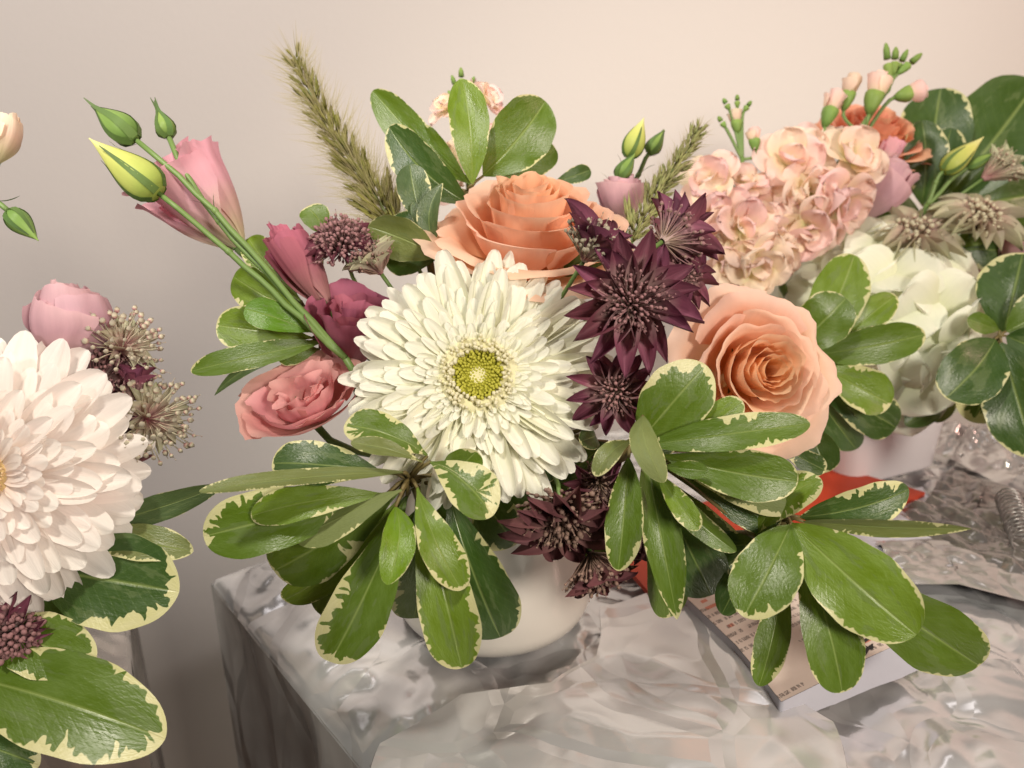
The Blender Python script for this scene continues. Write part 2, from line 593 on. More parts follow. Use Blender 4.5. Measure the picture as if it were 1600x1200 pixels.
def pedestal(name, label, a, b, c, d, z0, z1, mat, seed, amp=.0055):
    """a-b-c-d: the corners of the top, counter-clockwise; crumpled sheets for the top and the four sides"""
    root = thing(name, label, 'pedestal', ((a[0] + c[0]) / 2, (a[1] + c[1]) / 2, z0), 'silver wrapped pedestals')
    a, b, c, d = [Vector((q[0], q[1], z1)) for q in (a, b, c, d)]

    def top(u, v):
        v = v * .5 + .5
        p = (a * (1 - u) + b * u) * (1 - v) + (d * (1 - u) + c * u) * v
        e = min(u, 1 - u, v, 1 - v)
        k = noise.noise(p * 8 + Vector((seed, 0, 0)))
        k2 = 1 - abs(noise.noise(p * 13 + Vector((0, seed, 0)))) * 1.6 + .5 * (.5 - abs(noise.noise(p * 38 + Vector((0, seed, 2))))) + .25 * noise.noise(p * 80)
        p = p.copy()
        em = min(min(u, 1 - u) * (b - a).length, min(v, 1 - v) * (d - a).length) / (.034 + .02 * noise.noise(p * 7))
        p.z -= .028 * max(0.0, 1 - em) ** 2
        p.z -= amp * (.2 + .8 * abs(k) + 1.3 * max(0, k2)) * min(1, e * 30) + (.004 if e <= 1e-6 else 0)
        return p
    us = [i / 170 for i in range(171)]
    vs = [i / 90 - 1 for i in range(181)]
    put('top_sheet', grid_mesh('top_sheet', top, us, vs), mat, root)
    for k, (p, q) in enumerate(((a, b), (b, c), (c, d), (d, a))):
        dirn = (q - p).normalized()
        out = Vector((dirn.y, -dirn.x, 0))
        ln = (q - p).length

        def side(u, v, p=p, q=q, out=out, k=k, ln=ln):
            v = v * .5 + .5
            pt = p * (1 - u) + q * u
            x = pt.copy()
            s = u * ln
            pleat = abs(noise.noise(Vector((s * 26, v * 1.6, seed + k * 5)))) * .016 + abs(noise.noise(Vector((s * 60, v * 5, seed + k)))) * .006
            pleat *= min(1, min(u, 1 - u) * 14)
            x += out * (-pleat * min(1, (1 - v) * 14 + .15) )
            x.z = z0 + (z1 - .030 - z0) * v
            return x
        put('side_sheet', grid_mesh('side_sheet', side, [i / 60 for i in range(61)], [i / 14 - 1 for i in range(29)]), M['foil_side'] if mat is M['foil'] else mat, root)
    return root


e1 = Vector((.638, -.77, 0))
e2 = Vector((.77, .638, 0))
L0 = Vector((-.224, .50, 0))
q = [L0, L0 + e1 * .52, L0 + e1 * .52 + e2 * .72, L0 + e2 * .72]
# keep the far edge just in front of the wall
q[3] = Vector((.20, .84, 0))
q[2] = q[2] + Vector((.05, .1, 0))
pedestal('wrapped_pedestal', 'crumpled silver wrapped pedestal under the two white vases', q[0], q[1], q[2], q[3], FLOORZ, 0.0, M['foil'], 3.1)
pedestal('wrapped_pedestal', 'dull grey wrapped pedestal under the blush gerbera, at the picture edge', (-.52, .25), (-.238, .402), (-.33, .58), (-.61, .42), FLOORZ, -.012, M['foil_dark'], 8.4)

# ------------------------------------------------------------------ vases


def lathe(prof, n=48, wob=None):
    mb = MB()
    vs, fs, uvs = [], [], []
    for i, (r, z) in enumerate(prof):
        for k in range(n):
            a = 2 * math.pi * k / n
            rr = r if wob is None else r * wob(a)
            vs.append((rr * math.cos(a), rr * math.sin(a), z))
            uvs.append((i / (len(prof) - 1), k / n))
    for i in range(len(prof) - 1):
        for k in range(n):
            a, b = i * n + k, i * n + (k + 1) % n
            fs.append((a, b, b + n, a + n))
    fs.append(tuple(reversed(range(n))))
    mb.add(vs, fs, uvs)
    return mb


def vase(name, label, loc, r, h, mat, square=0.0, flare=.0, rot=0.0):
    root = thing(name, label, 'vase', loc, 'white flower vases')
    prof = []
    for i in range(9):
        a = math.pi / 2 * i / 8
        c = .016 if not square else .004
        prof.append((r - c + c * math.sin(a), c - c * math.cos(a)))
    for i in range(1, 8):
        k = i / 8
        prof.append((r + flare * k, .016 + (h - .016) * k))
    R1 = r + flare
    prof += [(R1, h - .001), (R1 - .0006, h), (R1 - .0025, h), (R1 - .003, h - .001), (R1 - .004 - flare * .3, h * .5), (r - .006, .012), (.001, .010)]

    def sq(a):
        n = square
        return (abs(math.cos(a)) ** n + abs(math.sin(a)) ** n) ** (-1 / n)
    mb = lathe(prof, 64, sq if square else None)
    Mx = Matrix.Translation(Vector(loc)) @ Matrix.Rotation(rot, 4, 'Z')
    mb.build('bowl', mat, root, Mx)
    foam = lathe([(r * .3, h - .03), (r * .86, h - .03), (r * .86, h - .012), (.001, h - .010)], 24, sq if square else None)
    foam.build('foam_block', M['sepal'], root, Mx)
    return root


V1 = Vector((-.012, .432, .0005))
vase('white_vase', 'rounded white ceramic vase with the big cream gerbera above it', V1, .062, .112, M['ceramic'])
rv = G(1385, 752)
V2 = Vector((rv.x - .012, rv.y + .055, .0005))
vase('white_vase', 'square white vase standing behind beneath the white hydrangea', V2, .055, .105, M['cool_ceramic'], square=7, flare=.006, rot=R(24))
V3 = Vector((-.335, .42, -.0115))
vase('white_vase', 'white vase hidden behind the blush gerbera and its leaves', V3, .055, .11, M['ceramic'])
MOUTH1 = V1 + Vector((0, 0, .09))
MOUTH2 = V2 + Vector((0, 0, .085))
MOUTH3 = V3 + Vector((0, 0, .09))
SHIFT = random.Random(5)


def mouth(which):
    m = (MOUTH1, MOUTH2, MOUTH3)[which - 1]
    a = SHIFT.uniform(0, 6.28)
    r = SHIFT.uniform(.005, .032)
    return m + Vector((math.cos(a) * r, math.sin(a) * r, SHIFT.uniform(-.01, .0)))


def stem_to(root, p, direction, which, r=.0016, mat='stem', name='stem'):
    """a stem from the back of a bloom down into its vase"""
    e = mouth(which)
    L = (e - p).length
    mb = MB()
    mb.tube(bez(p, p - direction.normalized() * L * .35, e + Vector((0, 0, L * .3)), e, 10), r, 7)
    return mb.build(name, M[mat], root)


# ------------------------------------------------------------------ leaves
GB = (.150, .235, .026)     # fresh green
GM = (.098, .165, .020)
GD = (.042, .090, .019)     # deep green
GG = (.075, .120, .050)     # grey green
GO = (.165, .195, .060)     # olive
VS = [-1, -.8, -.58, -.36, -.17, 0, .17, .36, .58, .8, 1]
US = [math.sin(i / 24 * math.pi / 2) for i in range(25)]


def leaf(root, b, t, wpx, roll=0, bow=.08, bend=0.0, fold=.18, shape='obovate', var=.4, col=GM, under=False, droop=0.0, seed=0, wave=.06, label=None):
    B, T = P(*b), P(*t)
    L = (T - B).length
    a = (T - B).normalized()
    midp = (B + T) * .5
    vw = (CAM - midp).normalized()
    n = (vw - a * vw.dot(a)).normalized()
    n = Matrix.Rotation(R(roll), 3, a) @ n
    if under:
        n = -n
    wv = n.cross(a)
    side = 1 if not under else -1
    W = wpx * (b[2] + t[2]) * .5 / FPX
    p_, q_ = {'obovate': (1.15, .5), 'oval': (.8, .55), 'lance': (.75, .8), 'spoon': (1.7, .5), 'round': (.75, .45)}[shape]
    pk = p_ / (p_ + q_)
    mx = pk ** p_ * (1 - pk) ** q_
    hw = lambda u: max((max(u, 0) ** p_ * max(1 - u, 0) ** q_) / mx * W * .5, .00055 * (1 - u) ** .5 if u < 1 else 0)
    rs = random.Random(seed + int(b[0] * 7 + t[1] * 13 + t[0]))
    ph = rs.uniform(0, 6)
    wave *= rs.uniform(.7, 2.4)
    bow += rs.uniform(-.02, .05)
    bend += rs.uniform(-.03, .03)
    verts, uvs = [], []
    flat = []
    for u in US:
        c = B + a * (L * u) + n * (side * L * bow * 4 * u * (1 - u)) + wv * (L * bend * 4 * u * (1 - u)) - n * (side * L * droop * u * u * u)
        h = hw(u)
        for v in VS:
            sc_ = 1 + .018 * math.sin(u * 23 + ph + (2 if v > 0 else 0)) * abs(v)
            lift = fold * abs(v) ** 1.3 + wave * math.sin(u * 7.5 + ph + (1.8 if v > 0 else 0)) * v * v + .05 * nz(u * 3, v * 1.5, ph)
            verts.append(c + wv * (h * v * sc_ * (1 - .25 * fold * abs(v))) + n * (h * lift))
            uvs.append((u, v * .5 + .5))
            flat.append((u * L, v * h))
    nv = len(VS)
    faces = []
    for i in range(len(US) - 1):
        for j in range(nv - 1):
            k = i * nv + j
            faces.append((k, k + nv, k + nv + 1, k + 1))
    me = mesh_from('leaf', verts, faces, uvs)
    F = np.array(flat)
    ol = [(u * L, -hw(u)) for u in US] + [(u * L, hw(u)) for u in reversed(US)]
    # resample the outline
    O = np.array(ol)
    seg = np.r_[0, np.cumsum(np.hypot(*np.diff(O, axis=0).T))]
    s = np.linspace(0, seg[-1], 160)
    OX = np.c_[np.interp(s, seg, O[:, 0]), np.interp(s, seg, O[:, 1])]
    D = np.hypot(F[:, None, 0] - OX[None, :, 0], F[:, None, 1] - OX[None, :, 1])
    k = D.argmin(1)
    edge = D.min(1) / (W * .5)
    # the base half of a leaf stays green
    uu = np.array([x[0] for x in uvs])
    edge = edge + np.clip(.35 - uu, 0, 1) * 1.2
    for nm, arr in (('edge', edge), ('margin', s[k] / max(W, .006) * .55), ('vari', np.full(len(verts), var))):
        at = me.attributes.new(nm, 'FLOAT', 'POINT')
        at.data.foreach_set('value', arr.astype(np.float32))
    return put('leaf', me, M['leaf'], root, None, col, label=label)


def sprig(label, hub, which, leaves, group='variegated leaf sprigs', cat='leaf sprig', stemdir=(0, .5, .6)):
    root = thing('leaf_sprig', label, cat, P(*hub), group)
    hp = P(*hub)
    for i, lf in enumerate(leaves):
        kw = dict(lf[3]) if len(lf) > 3 else {}
        o = leaf(root, lf[0], lf[1], lf[2], seed=i, **kw)
    if which:
        stem_to(root, hp, cdir(*stemdir), which, .0022, 'twig', 'twig')
    # short leaf stalks at the hub
    mb = MB()
    for lf in leaves:
        p = P(*lf[0])
        if (p - hp).length > .001:
            mb.tube([hp, (hp + p) * .5 + Vector((0, 0, .0012)), p], [.0014, .0010, .0008], 5)
    if mb.v:
        mb.build('leaf_stalks', M['twig'], root)
    return root


# ------------------------------------------------------------------ petals
def ray_petal(name, p=.55, q=.38, width=1.0, cup=.0, ruffle=0.0, groove=.035, seed=0, nu=11, nv=7, tip=0.0, lengthwise=0.0):
    """unit petal along +x, width along y, facing +z"""
    pk = p / (p + q)
    mx = pk ** p * (1 - pk) ** q
    vs = [-1 + 2 * j / (nv - 1) for j in range(nv)]
    us = [math.sin(i / (nu - 1) * math.pi / 2) for i in range(nu)]

    def f(u, v):
        h = max((max(u, 0.0) ** p * max(1 - u, 0.0) ** q) / mx, .12 if u < .5 else 0) * .5 * width
        x = u - tip * abs(v) * (u > .9)
        z = cup * (v * v) * h * 2 + lengthwise * math.sin(u * math.pi) + groove * math.cos(v * math.pi * 2) * h * (1 - abs(v))
        if ruffle:
            z += ruffle * u * u * (nz(u * 2.2 + seed, v * 2.6, seed * 1.7) + .5 * math.sin(v * 5 + seed * 2))
            x += ruffle * .5 * u * nz(v * 3, seed, 4.2)
        return (x, h * v, z)
    return grid_mesh(name, f, us, vs)


# ------------------------------------------------------------------ gerbera
def gerbera(label, c, axis, rad_px, rings, mat, disc_r, which, colors=None, seed=1, disc_mats=('disc_green', 'anther'), dome=.2):
    o0 = P(*c)
    rnd = random.Random(seed)
    rad = rad_px * c[2] / FPX
    root = thing('gerbera', label, 'gerbera', o0)
    Fm = frame(o0, axis)
    protos = [ray_petal('petal', .58 + .08 * k, .38 + .05 * k, 1.0, .10 - .05 * k, 0, .05, k, lengthwise=.02 - .012 * k) for k in range(4)]
    for (n, ln, wd, r0, z0, lift, liftv) in rings:
        off = rnd.uniform(0, 1)
        for j in range(n):
            a = 2 * math.pi * (j + off + rnd.uniform(-.28, .28)) / n
            l = rad * (ln - r0) * rnd.uniform(.90, 1.06)
            wv = rad * wd * rnd.uniform(.85, 1.12)
            Mx = Fm @ Matrix.Rotation(a, 4, 'Z') @ Matrix.Translation((rad * r0, 0, rad * z0 + rnd.uniform(-.006, .006) * rad)) \
                @ Matrix.Rotation(-R(lift + rnd.uniform(-liftv, liftv)), 4, 'Y') @ Matrix.Rotation(R(rnd.uniform(-7, 7)), 4, 'X') \
                @ Matrix.Rotation(R(rnd.uniform(-5, 5)), 4, 'Z') @ Matrix.Diagonal((l, wv, l, 1))
            put('petal', protos[rnd.randrange(4)], M[mat], root, Mx)
    dr = rad * disc_r
    # fringe of pale anthers around the green disc, then the tight green centre
    mb = MB()
    for i in range(170):
        a = rnd.uniform(0, 2 * math.pi)
        rr = dr * rnd.uniform(.70, 1.12)
        z = rad * (.13 + .03 * rnd.random())
        mb.tube([(rr * .9 * math.cos(a), rr * .9 * math.sin(a), 0), (rr * math.cos(a), rr * math.sin(a), z)], dr * .03, 4)
        mb.bead((rr * math.cos(a), rr * math.sin(a), z), dr * rnd.uniform(.045, .075), Vector((0, 0, 1)), 1.3)
    mb.build('anther_ring', M[disc_mats[1]], root, Fm, kind='stuff')
    mb = MB()
    n = 210
    for i in range(n):
        k = math.sqrt((i + .5) / n)
        a = i * 2.39996 + rnd.uniform(-.09, .09)
        rr = dr * .72 * k * rnd.uniform(.96, 1.04)
        z = rad * (.10 + .025 * k * k - .02 * (1 - k))
        mb.bead((rr * math.cos(a), rr * math.sin(a), z), dr * (.035 + .022 * k) * rnd.uniform(.8, 1.2), Vector((math.cos(a) * .3, math.sin(a) * .3, 1)), 1.5)
    under = lathe([(dr * .62, rad * .09), (dr * .85, rad * .125), (dr * 1.08, rad * .115), (dr * 1.35, rad * .05)], 30)
    under.build('anther_base', M[disc_mats[1]], root, Fm)
    vs = [(0, 0, rad * .085)] + [(dr * .75 * math.cos(i * .3142), dr * .75 * math.sin(i * .3142), rad * .10) for i in range(20)]
    mb.add(vs, [(0, 1 + i, 1 + (i + 1) % 20) for i in range(20)], [(0, .5)] * 21)
    mb.build('disc', M[disc_mats[0]], root, Fm, kind='stuff')
    # calyx behind
    cal = lathe([(rad * .05, -rad * .3), (rad * .2, -rad * .16), (rad * .27, -rad * .02), (rad * .05, 0)], 16)
    cal.build('calyx', M['sepal'], root, Fm)
    stem_to(root, o0 - axis * rad * .28, axis, which, .0028)
    return root


# ------------------------------------------------------------------ roses and lisianthus: cupped petals in a spiral
def cup_petal(name, Rr, H, o, half, phi0, curl, ruffle, seed, spiral=.06, point=.04, base=.07, drop=.5, edge=.13, epow=4.0, slant=0.0, frill=.02, roll=.035):
    re = Rr * (.09 + .91 * o)
    ze = H * (1 - drop * o ** 1.8)
    rc = re * (.95 + .25 * (1 - o)) + .02 * Rr
    zc = ze * (.12 + .3 * (1 - o))
    us = [1 - (1 - i / 16) ** 1.35 for i in range(17)]
    vs = [-1 + 2 * j / 24 for j in range(25)]

    def f(t, s):
        te = t * (1 - edge * abs(s) ** epow + point * max(0, 1 - abs(s) * 4) + frill * nz(s * 2.5 + seed, seed * 3.1) + frill * .6 * nz(s * 7 + seed, seed) + slant * s)
        q1 = (1 - te)
        r = q1 * q1 * base * Rr + 2 * q1 * te * rc + te * te * re
        z = 2 * q1 * te * zc + te * te * ze
        k = max(0, (te - .62) / .38)
        r += curl * Rr * .26 * k * k
        z -= curl * H * .24 * k ** 2.2
        k3 = max(0, (te - .86) / .14)
        r += roll * Rr * k3
        z -= roll * 1.3 * H * k3 * k3
        k2 = max(0, abs(s) - .6) / .4
        r += curl * Rr * .09 * k2 * k2 * te
        phi = phi0 + s * half * (.42 + .58 * min(1, te * 1.5) ** .8)
        r *= 1 + spiral * s
        wob = ruffle * te ** 3 * (nz(s * 2.1 + seed * 5.3, te * 1.5, seed) + .5 * nz(s * 5.2 + seed, te * 2.5, seed * 2.2))
        r += Rr * .24 * wob
        z += H * .12 * wob
        r = max(r, Rr * .01)
        return (r * math.cos(phi), r * math.sin(phi), z)
    return grid_mesh(name, f, us, vs)


def furl_petal(name, Rr, H, o, half, phi0, seed, ct, b1, ruffle, slant, hf):
    us = [i / 15 for i in range(16)]
    vs = [-1 + 2 * j / 24 for j in range(25)]

    def f(t, s):
        q = (s + 1) * .5
        te = t * (1 - slant * q ** 1.6 - .10 * max(0, -s) ** 6 + .035 * nz(s * 2.2 + seed, seed) + .025 * nz(s * 6 + seed, 3.3))
        r = Rr * ((.34 + .66 * o) * (.16 * (1 - te) ** 2 + 2 * te * (1 - te) * b1 + te * te * ct))
        phi = phi0 + s * half * (.45 + .55 * min(1, te * 1.8))
        r *= 1 + .10 * s
        # the free edge rolls outwards, the face creases lengthwise
        k2 = max(0, s - .55) / .45
        r += Rr * .17 * k2 * k2 * te
        k = max(0, te - .7) / .3
        r += Rr * ruffle * k * k * (.55 + nz(s * 2.6 + seed * 3.3, seed) + .6 * nz(s * 6.5, seed * 2.1))
        r += Rr * .05 * nz(s * 4 + seed, te * 1.2, seed * .7) * min(1, te * 3)
        z = H * hf * te - H * .10 * ruffle * k * k
        r = max(r, Rr * .012)
        return (r * math.cos(phi), r * math.sin(phi), z)
    return grid_mesh(name, f, us, vs)


def rose(name, label, cat, base, axis, rpx, hpx, opens, mat, which, group=None, seed=2, half=(100, 58), ruffle=.4, curlk=1.0, sepals=5, drop=.5,
         spin=0.0, golden=137.5, point=.04, stem=True, matlist=None, slant=0.0, frill=.03, spiral=.10, hvar=(.95, 1.04), core=0.0, furl=None, inner=None):
    o0 = P(*base)
    k = base[2] / FPX
    Rr, H = rpx * k, hpx * k
    rnd = random.Random(seed)
    root = thing(name, label, cat, o0, group)
    Fm = frame(o0, axis, spin)
    n = len(opens)
    for i, o in enumerate(opens):
        hf = R(half[0] + (half[1] - half[0]) * min(1, o * 1.15)) * rnd.uniform(.92, 1.08)
        me = cup_petal('petal', Rr, H * rnd.uniform(*hvar) * (1 + core * (1 - o)), o, hf, R(golden) * i + rnd.uniform(-.2, .2), curlk * max(0, o - .18) * rnd.uniform(.7, 1.3),
                       ruffle * rnd.uniform(.6, 1.3) * (.35 + o), rnd.uniform(0, 50), spiral * (1 - o * .7), point, drop=drop, slant=slant, frill=frill)
        if furl:
            ct, b1, slt = furl
            me = furl_petal('petal', Rr, H, o, hf, R(golden) * i + rnd.uniform(-.2, .2), rnd.uniform(0, 50), ct * (.35 + .65 * o), b1, ruffle * rnd.uniform(.5, 1.2), slt * rnd.uniform(.6, 1.3) * (.4 + .6 * o), rnd.uniform(.92, 1.03) * (1.04 - .12 * o))
        m = M[mat] if not matlist else M[matlist[i % len(matlist)]]
        tint = None
        if inner:
            k_ = max(0.0, 1 - o * 1.5)
            tint = tuple(1 - k_ * (1 - q_) for q_ in inner)
        put('petal', me, m, root, Fm, tint)
    hipr = Rr * .13
    hip = lathe([(hipr * .35, -H * .22), (hipr * .9, -H * .12), (hipr * 1.15, -H * .02), (hipr * .9, H * .05)], 14)
    hip.build('calyx', M['sepal'], root, Fm)
    for i in range(sepals):
        a = 2 * math.pi * i / sepals + rnd.uniform(-.2, .2)
        l = H * rnd.uniform(.42, .62)

        def f(u, v, l=l):
            h = (1 - u) ** .8 * Rr * .075 + .0002
            r = hipr * (1.1 + 1.5 * u + .8 * u * u)
            return (r, h * v, l * u * (1 - .15 * u))
        me = grid_mesh('sepal', f, [j / 7 for j in range(8)], [-1, 0, 1])
        put('sepal', me, M['sepal'], root, Fm @ Matrix.Rotation(a, 4, 'Z'))
    if stem:
        stem_to(root, o0 - axis * H * .2, axis, which, .0021)
    return root


# ------------------------------------------------------------------ astrantia
def bract_mesh(k):
    return ray_petal('bract', .62, .95 - .1 * k, 1.0, .35, .05 * k, .12, k * 3.3, 9, 5, lengthwise=.05)


BRACTS = [bract_mesh(k) for k in range(3)]


def astrantia(label, c, axis, rpx, which, bmat='plum_bract', fmat='plum_floret', openness=70, n=15, dome=.62, nf=80, seed=3, group='burgundy astrantia', stem=True,
              bw=.36, spread=85, bead=.036, bl=1.0):
    o0 = P(*c)
    rad = rpx * c[2] / FPX
    rnd = random.Random(seed)
    root = thing('astrantia', label, 'astrantia', o0, group)
    Fm = frame(o0, axis, rnd.uniform(0, 6))
    for j in range(n):
        a = 2 * math.pi * (j + rnd.uniform(-.25, .25)) / n
        lift = 90 - openness + rnd.uniform(-9, 9)
        l = rad * bl * rnd.uniform(.88, 1.08)
        wv = rad * bw * rnd.uniform(.85, 1.2)
        Mx = Fm @ Matrix.Rotation(a, 4, 'Z') @ Matrix.Translation((rad * .07, 0, 0)) @ Matrix.Rotation(-R(lift), 4, 'Y') \
            @ Matrix.Rotation(R(rnd.uniform(-15, 15)), 4, 'X') @ Matrix.Diagonal((l, wv, l, 1))
        put('bract', BRACTS[j % 3], M[bmat], root, Mx)
    mb = MB()
    nf = int(nf * 1.6)
    for i in range(nf):
        k = (i + .5) / nf
        th = R(spread) * math.sqrt(k)
        a = i * 2.39996 + rnd.uniform(-.2, .2)
        d = Vector((math.sin(th) * math.cos(a), math.sin(th) * math.sin(a), math.cos(th)))
        l = rad * dome * rnd.uniform(.75, 1.08)
        tip = d * l
        side = Vector((rnd.uniform(-1, 1), rnd.uniform(-1, 1), rnd.uniform(-1, 1))) * rad * .04
        mb.tube([d * rad * .05, d * l * .6 + side, tip], [rad * .012, rad * .014, rad * .016], 4, False)
        mb.bead(tip, rad * bead * rnd.uniform(.8, 1.35), d, 1.25)
        if i % 3 == 0:
            # thin curling stamens
            e = tip + d * rad * .12 + side
            mb.tube([tip, (tip + e) * .5 + side * .5, e], rad * .006, 3, False)
            mb.bead(e, rad * .014, d)
    mb.build('floret_head', M[fmat], root, Fm, kind='stuff')
    if stem:
        stem_to(root, o0, axis, which, .0011)
    return root


# ------------------------------------------------------------------ buds
def bud_into(root, b, t, wpx, mat='bud_green', nsep=5, sep=.75, tips=.25, seed=1, pointy=1.0):
    B, T = P(*b), P(*t)
    L = (T - B).length
    ax = (T - B).normalized()
    Wd = wpx * b[2] / FPX * .5
    rnd = random.Random(seed)
    prof = []
    for i in range(23):
        u = i / 22
        r = Wd * max(0.0, math.sin(math.pi * min(1, u * .97 + .02) ** (.62 * pointy))) ** (.95 if u < .3 else 1.12)
        prof.append((max(r, Wd * .22 if u < .05 else .0003), L * u))
    tw = rnd.uniform(.3, .8)
    mb = lathe(prof, 20, lambda a: 1 + .035 * math.cos(5 * a))
    Fm = frame(B, ax, rnd.uniform(0, 6))
    bud = mb.build('bud', M[mat], root, Fm)
    for i in range(nsep):
        a = 2 * math.pi * i / nsep + rnd.uniform(-.1, .1)
        ll = L * sep * rnd.uniform(.9, 1.1)
        tp = L * tips * rnd.uniform(.7, 1.2)
        fl = rnd.uniform(.2, .9)

        def f(u, v):
            zz = u * (ll + tp)
            uu = min(1, zz / L)
            r = (np.interp(zz, [p_[1] for p_ in prof], [p_[0] for p_ in prof]) if zz < L else prof[-1][0])
            ex = max(0, u - ll / (ll + tp))
            return (r + .0004 + fl * ex * ex * L * 1.2, v * (Wd * (.20 if mat == 'bud_yellow' else .30) * (1 - u) ** .7 + .0002), zz - .0004)
        me = grid_mesh('sepal', f, [j / 9 for j in range(10)], [-1, 0, 1])
        Mx = Fm @ Matrix.Rotation(a, 4, 'Z')
        s = put('sepal', me, M['sepal'], bud, Mx)
    return bud, ax


# ------------------------------------------------------------------ stock
STOCKP = [ray_petal('petal', .7, .42, .95, .15, .21, .0, 1.3 + k * 2.7, 9, 9, lengthwise=.05) for k in range(6)]


def stock_blossom(root, c, axis, rpx, seed, color=None, n=(4, 3, 2), mat='stock_petal'):
    o0 = P(*c)
    rad = rpx * .92 * c[2] / FPX
    rnd = random.Random(seed)
    Fm = frame(o0, axis, rnd.uniform(0, 6))
    cal = lathe([(rad * .05, -rad * .55), (rad * .13, -rad * .4), (rad * .15, -rad * .1), (rad * .08, 0)], 10)
    bl = cal.build('blossom', M['sepal'], root, Fm)
    for ring, cnt in enumerate(n):
        for j in range(cnt):
            a = 2 * math.pi * (j + rnd.uniform(-.2, .2) + ring * .5) / cnt
            lift = (8, 38, 66)[ring] + rnd.uniform(-12, 12)
            l = rad * (1.12, .92, .66)[ring] * rnd.uniform(.88, 1.1)
            Mx = Fm @ Matrix.Rotation(a, 4, 'Z') @ Matrix.Rotation(-R(lift), 4, 'Y') @ Matrix.Rotation(R(rnd.uniform(-20, 20)), 4, 'X') \
                @ Matrix.Diagonal((l, l * rnd.uniform(1.0, 1.25), l, 1))
            put('petal', STOCKP[rnd.randrange(6)], M[mat], bl, Mx)
    return bl


def stock_bud(root, b, t, wpx, mat, seed):
    """a closed bud: green calyx with a knob of coloured petals"""
    B, T = P(*b), P(*t)
    L = (T - B).length
    ax = (T - B).normalized()
    Wd = wpx * b[2] / FPX * (.40 if mat else .36)
    Fm = frame(B, ax, seed)
    rnd = random.Random(seed)
    cal = lathe([(Wd * .28, 0), (Wd * .55, L * .12), (Wd * .82, L * .32), (Wd * .84, L * .44), (Wd * .66, L * .47)], 12, lambda a: 1 + .08 * math.cos(4 * a))
    bud = cal.build('bud', M['bud_green'], root, Fm)
    if mat:
        for i in range(4):
            me = cup_petal('petal', Wd * 1.45, L * .72, .25 + .16 * i, R(105), i * 2.4, .25, .4, rnd.uniform(0, 9))
            put('petal', me, M[mat], bud, Fm @ Matrix.Translation((0, 0, L * .30)))
    else:
        tip = lathe([(Wd * .7, L * .6), (Wd * .6, L * .85), (Wd * .25, L), (.0002, L * 1.02)], 10)
        tip.build('petal', M['bud_green'], bud, Fm)
    return bud


# ------------------------------------------------------------------ hydrangea
HYD = [ray_petal('petal', .72, .40, 1.0, -.12, .05, .0, 2.1 + k * 1.9, 9, 9, lengthwise=.04) for k in range(5)]


def hydrangea(label, c, rx, ry, rz, n, which, seed=4):
    o0 = P(*c)
    k = c[2] / FPX
    rnd = random.Random(seed)
    root = thing('hydrangea', label, 'hydrangea', o0)
    for i in range(n):
        z = 1 - 1.75 * (i + .5) / n
        a = i * 2.39996
        s = math.sqrt(max(0, 1 - z * z))
        # local: x side, y up, z towards the viewer
        d = (s * math.cos(a), s * math.sin(a), z)
        pos = o0 + RT * (d[0] * rx * k) + UP * (d[1] * ry * k) - FW * (d[2] * rz * k)
        ax = cdir(d[0] * .9 + rnd.uniform(-.12, .12), d[1] * .9 + rnd.uniform(-.12, .12), d[2] + rnd.uniform(.1, .35))
        Fm = frame(pos, ax, rnd.uniform(0, 6))
        rad = rnd.uniform(66, 80) * k
        mb = MB()
        mb.bead((0, 0, rad * .06), rad * .07)
        mb.tube([(0, 0, 0), (0, 0, -rad * .5)], rad * .03, 5)
        fl = mb.build('floret', M['bud_yellow'], root, Fm)
        for j in range(4):
            an = math.pi / 2 * (j + rnd.uniform(-.12, .12))
            l = rad * rnd.uniform(.9, 1.1)
            Mx = Fm @ Matrix.Rotation(an, 4, 'Z') @ Matrix.Translation((rad * .03, 0, (j % 2) * rad * .04)) @ Matrix.Rotation(-R(5 + rnd.uniform(-12, 12)), 4, 'Y') \
                @ Matrix.Rotation(R(rnd.uniform(-12, 12)), 4, 'X') @ Matrix.Diagonal((l, l * rnd.uniform(1.05, 1.25), l, 1))
            put('petal', HYD[rnd.randrange(5)], M['hydrangea_petal'], fl, Mx)
    stem_to(root, o0 + FW * (rz * k * .3), cdir(0, 1, -.2), which, .003)
    return root


# ------------------------------------------------------------------ grass plume
def spikelet_mesh(k):
    rnd = random.Random(40 + k)
    mb = MB()
    for i in range(11):
        a = rnd.uniform(0, 6.28)
        x0 = rnd.uniform(0, .5)
        l = rnd.uniform(.3, .5)
        sp = rnd.uniform(.05, .28)
        d = Vector((1, math.cos(a) * sp, math.sin(a) * sp)).normalized()
        p0 = Vector((x0, math.cos(a) * .03, math.sin(a) * .03))
        x = d.cross(Vector((0, 0, 1))).normalized()
        y = d.cross(x)
        wd = .05
        vs = [p0, p0 + d * l * .4 + x * wd, p0 + d * l * .4 + y * wd, p0 + d * l * .4 - x * wd, p0 + d * l * .4 - y * wd, p0 + d * l]
        mb.add(vs, [(0, 2, 1), (0, 3, 2), (0, 4, 3), (0, 1, 4), (1, 2, 5), (2, 3, 5), (3, 4, 5), (4, 1, 5)], [(0, .5), (.4, 0), (.4, .3), (.4, .6), (.4, 1), (1, .5)])
    return mesh_from('spikelet', mb.v, mb.f, mb.uv)


SPIKES = [spikelet_mesh(k) for k in range(4)]


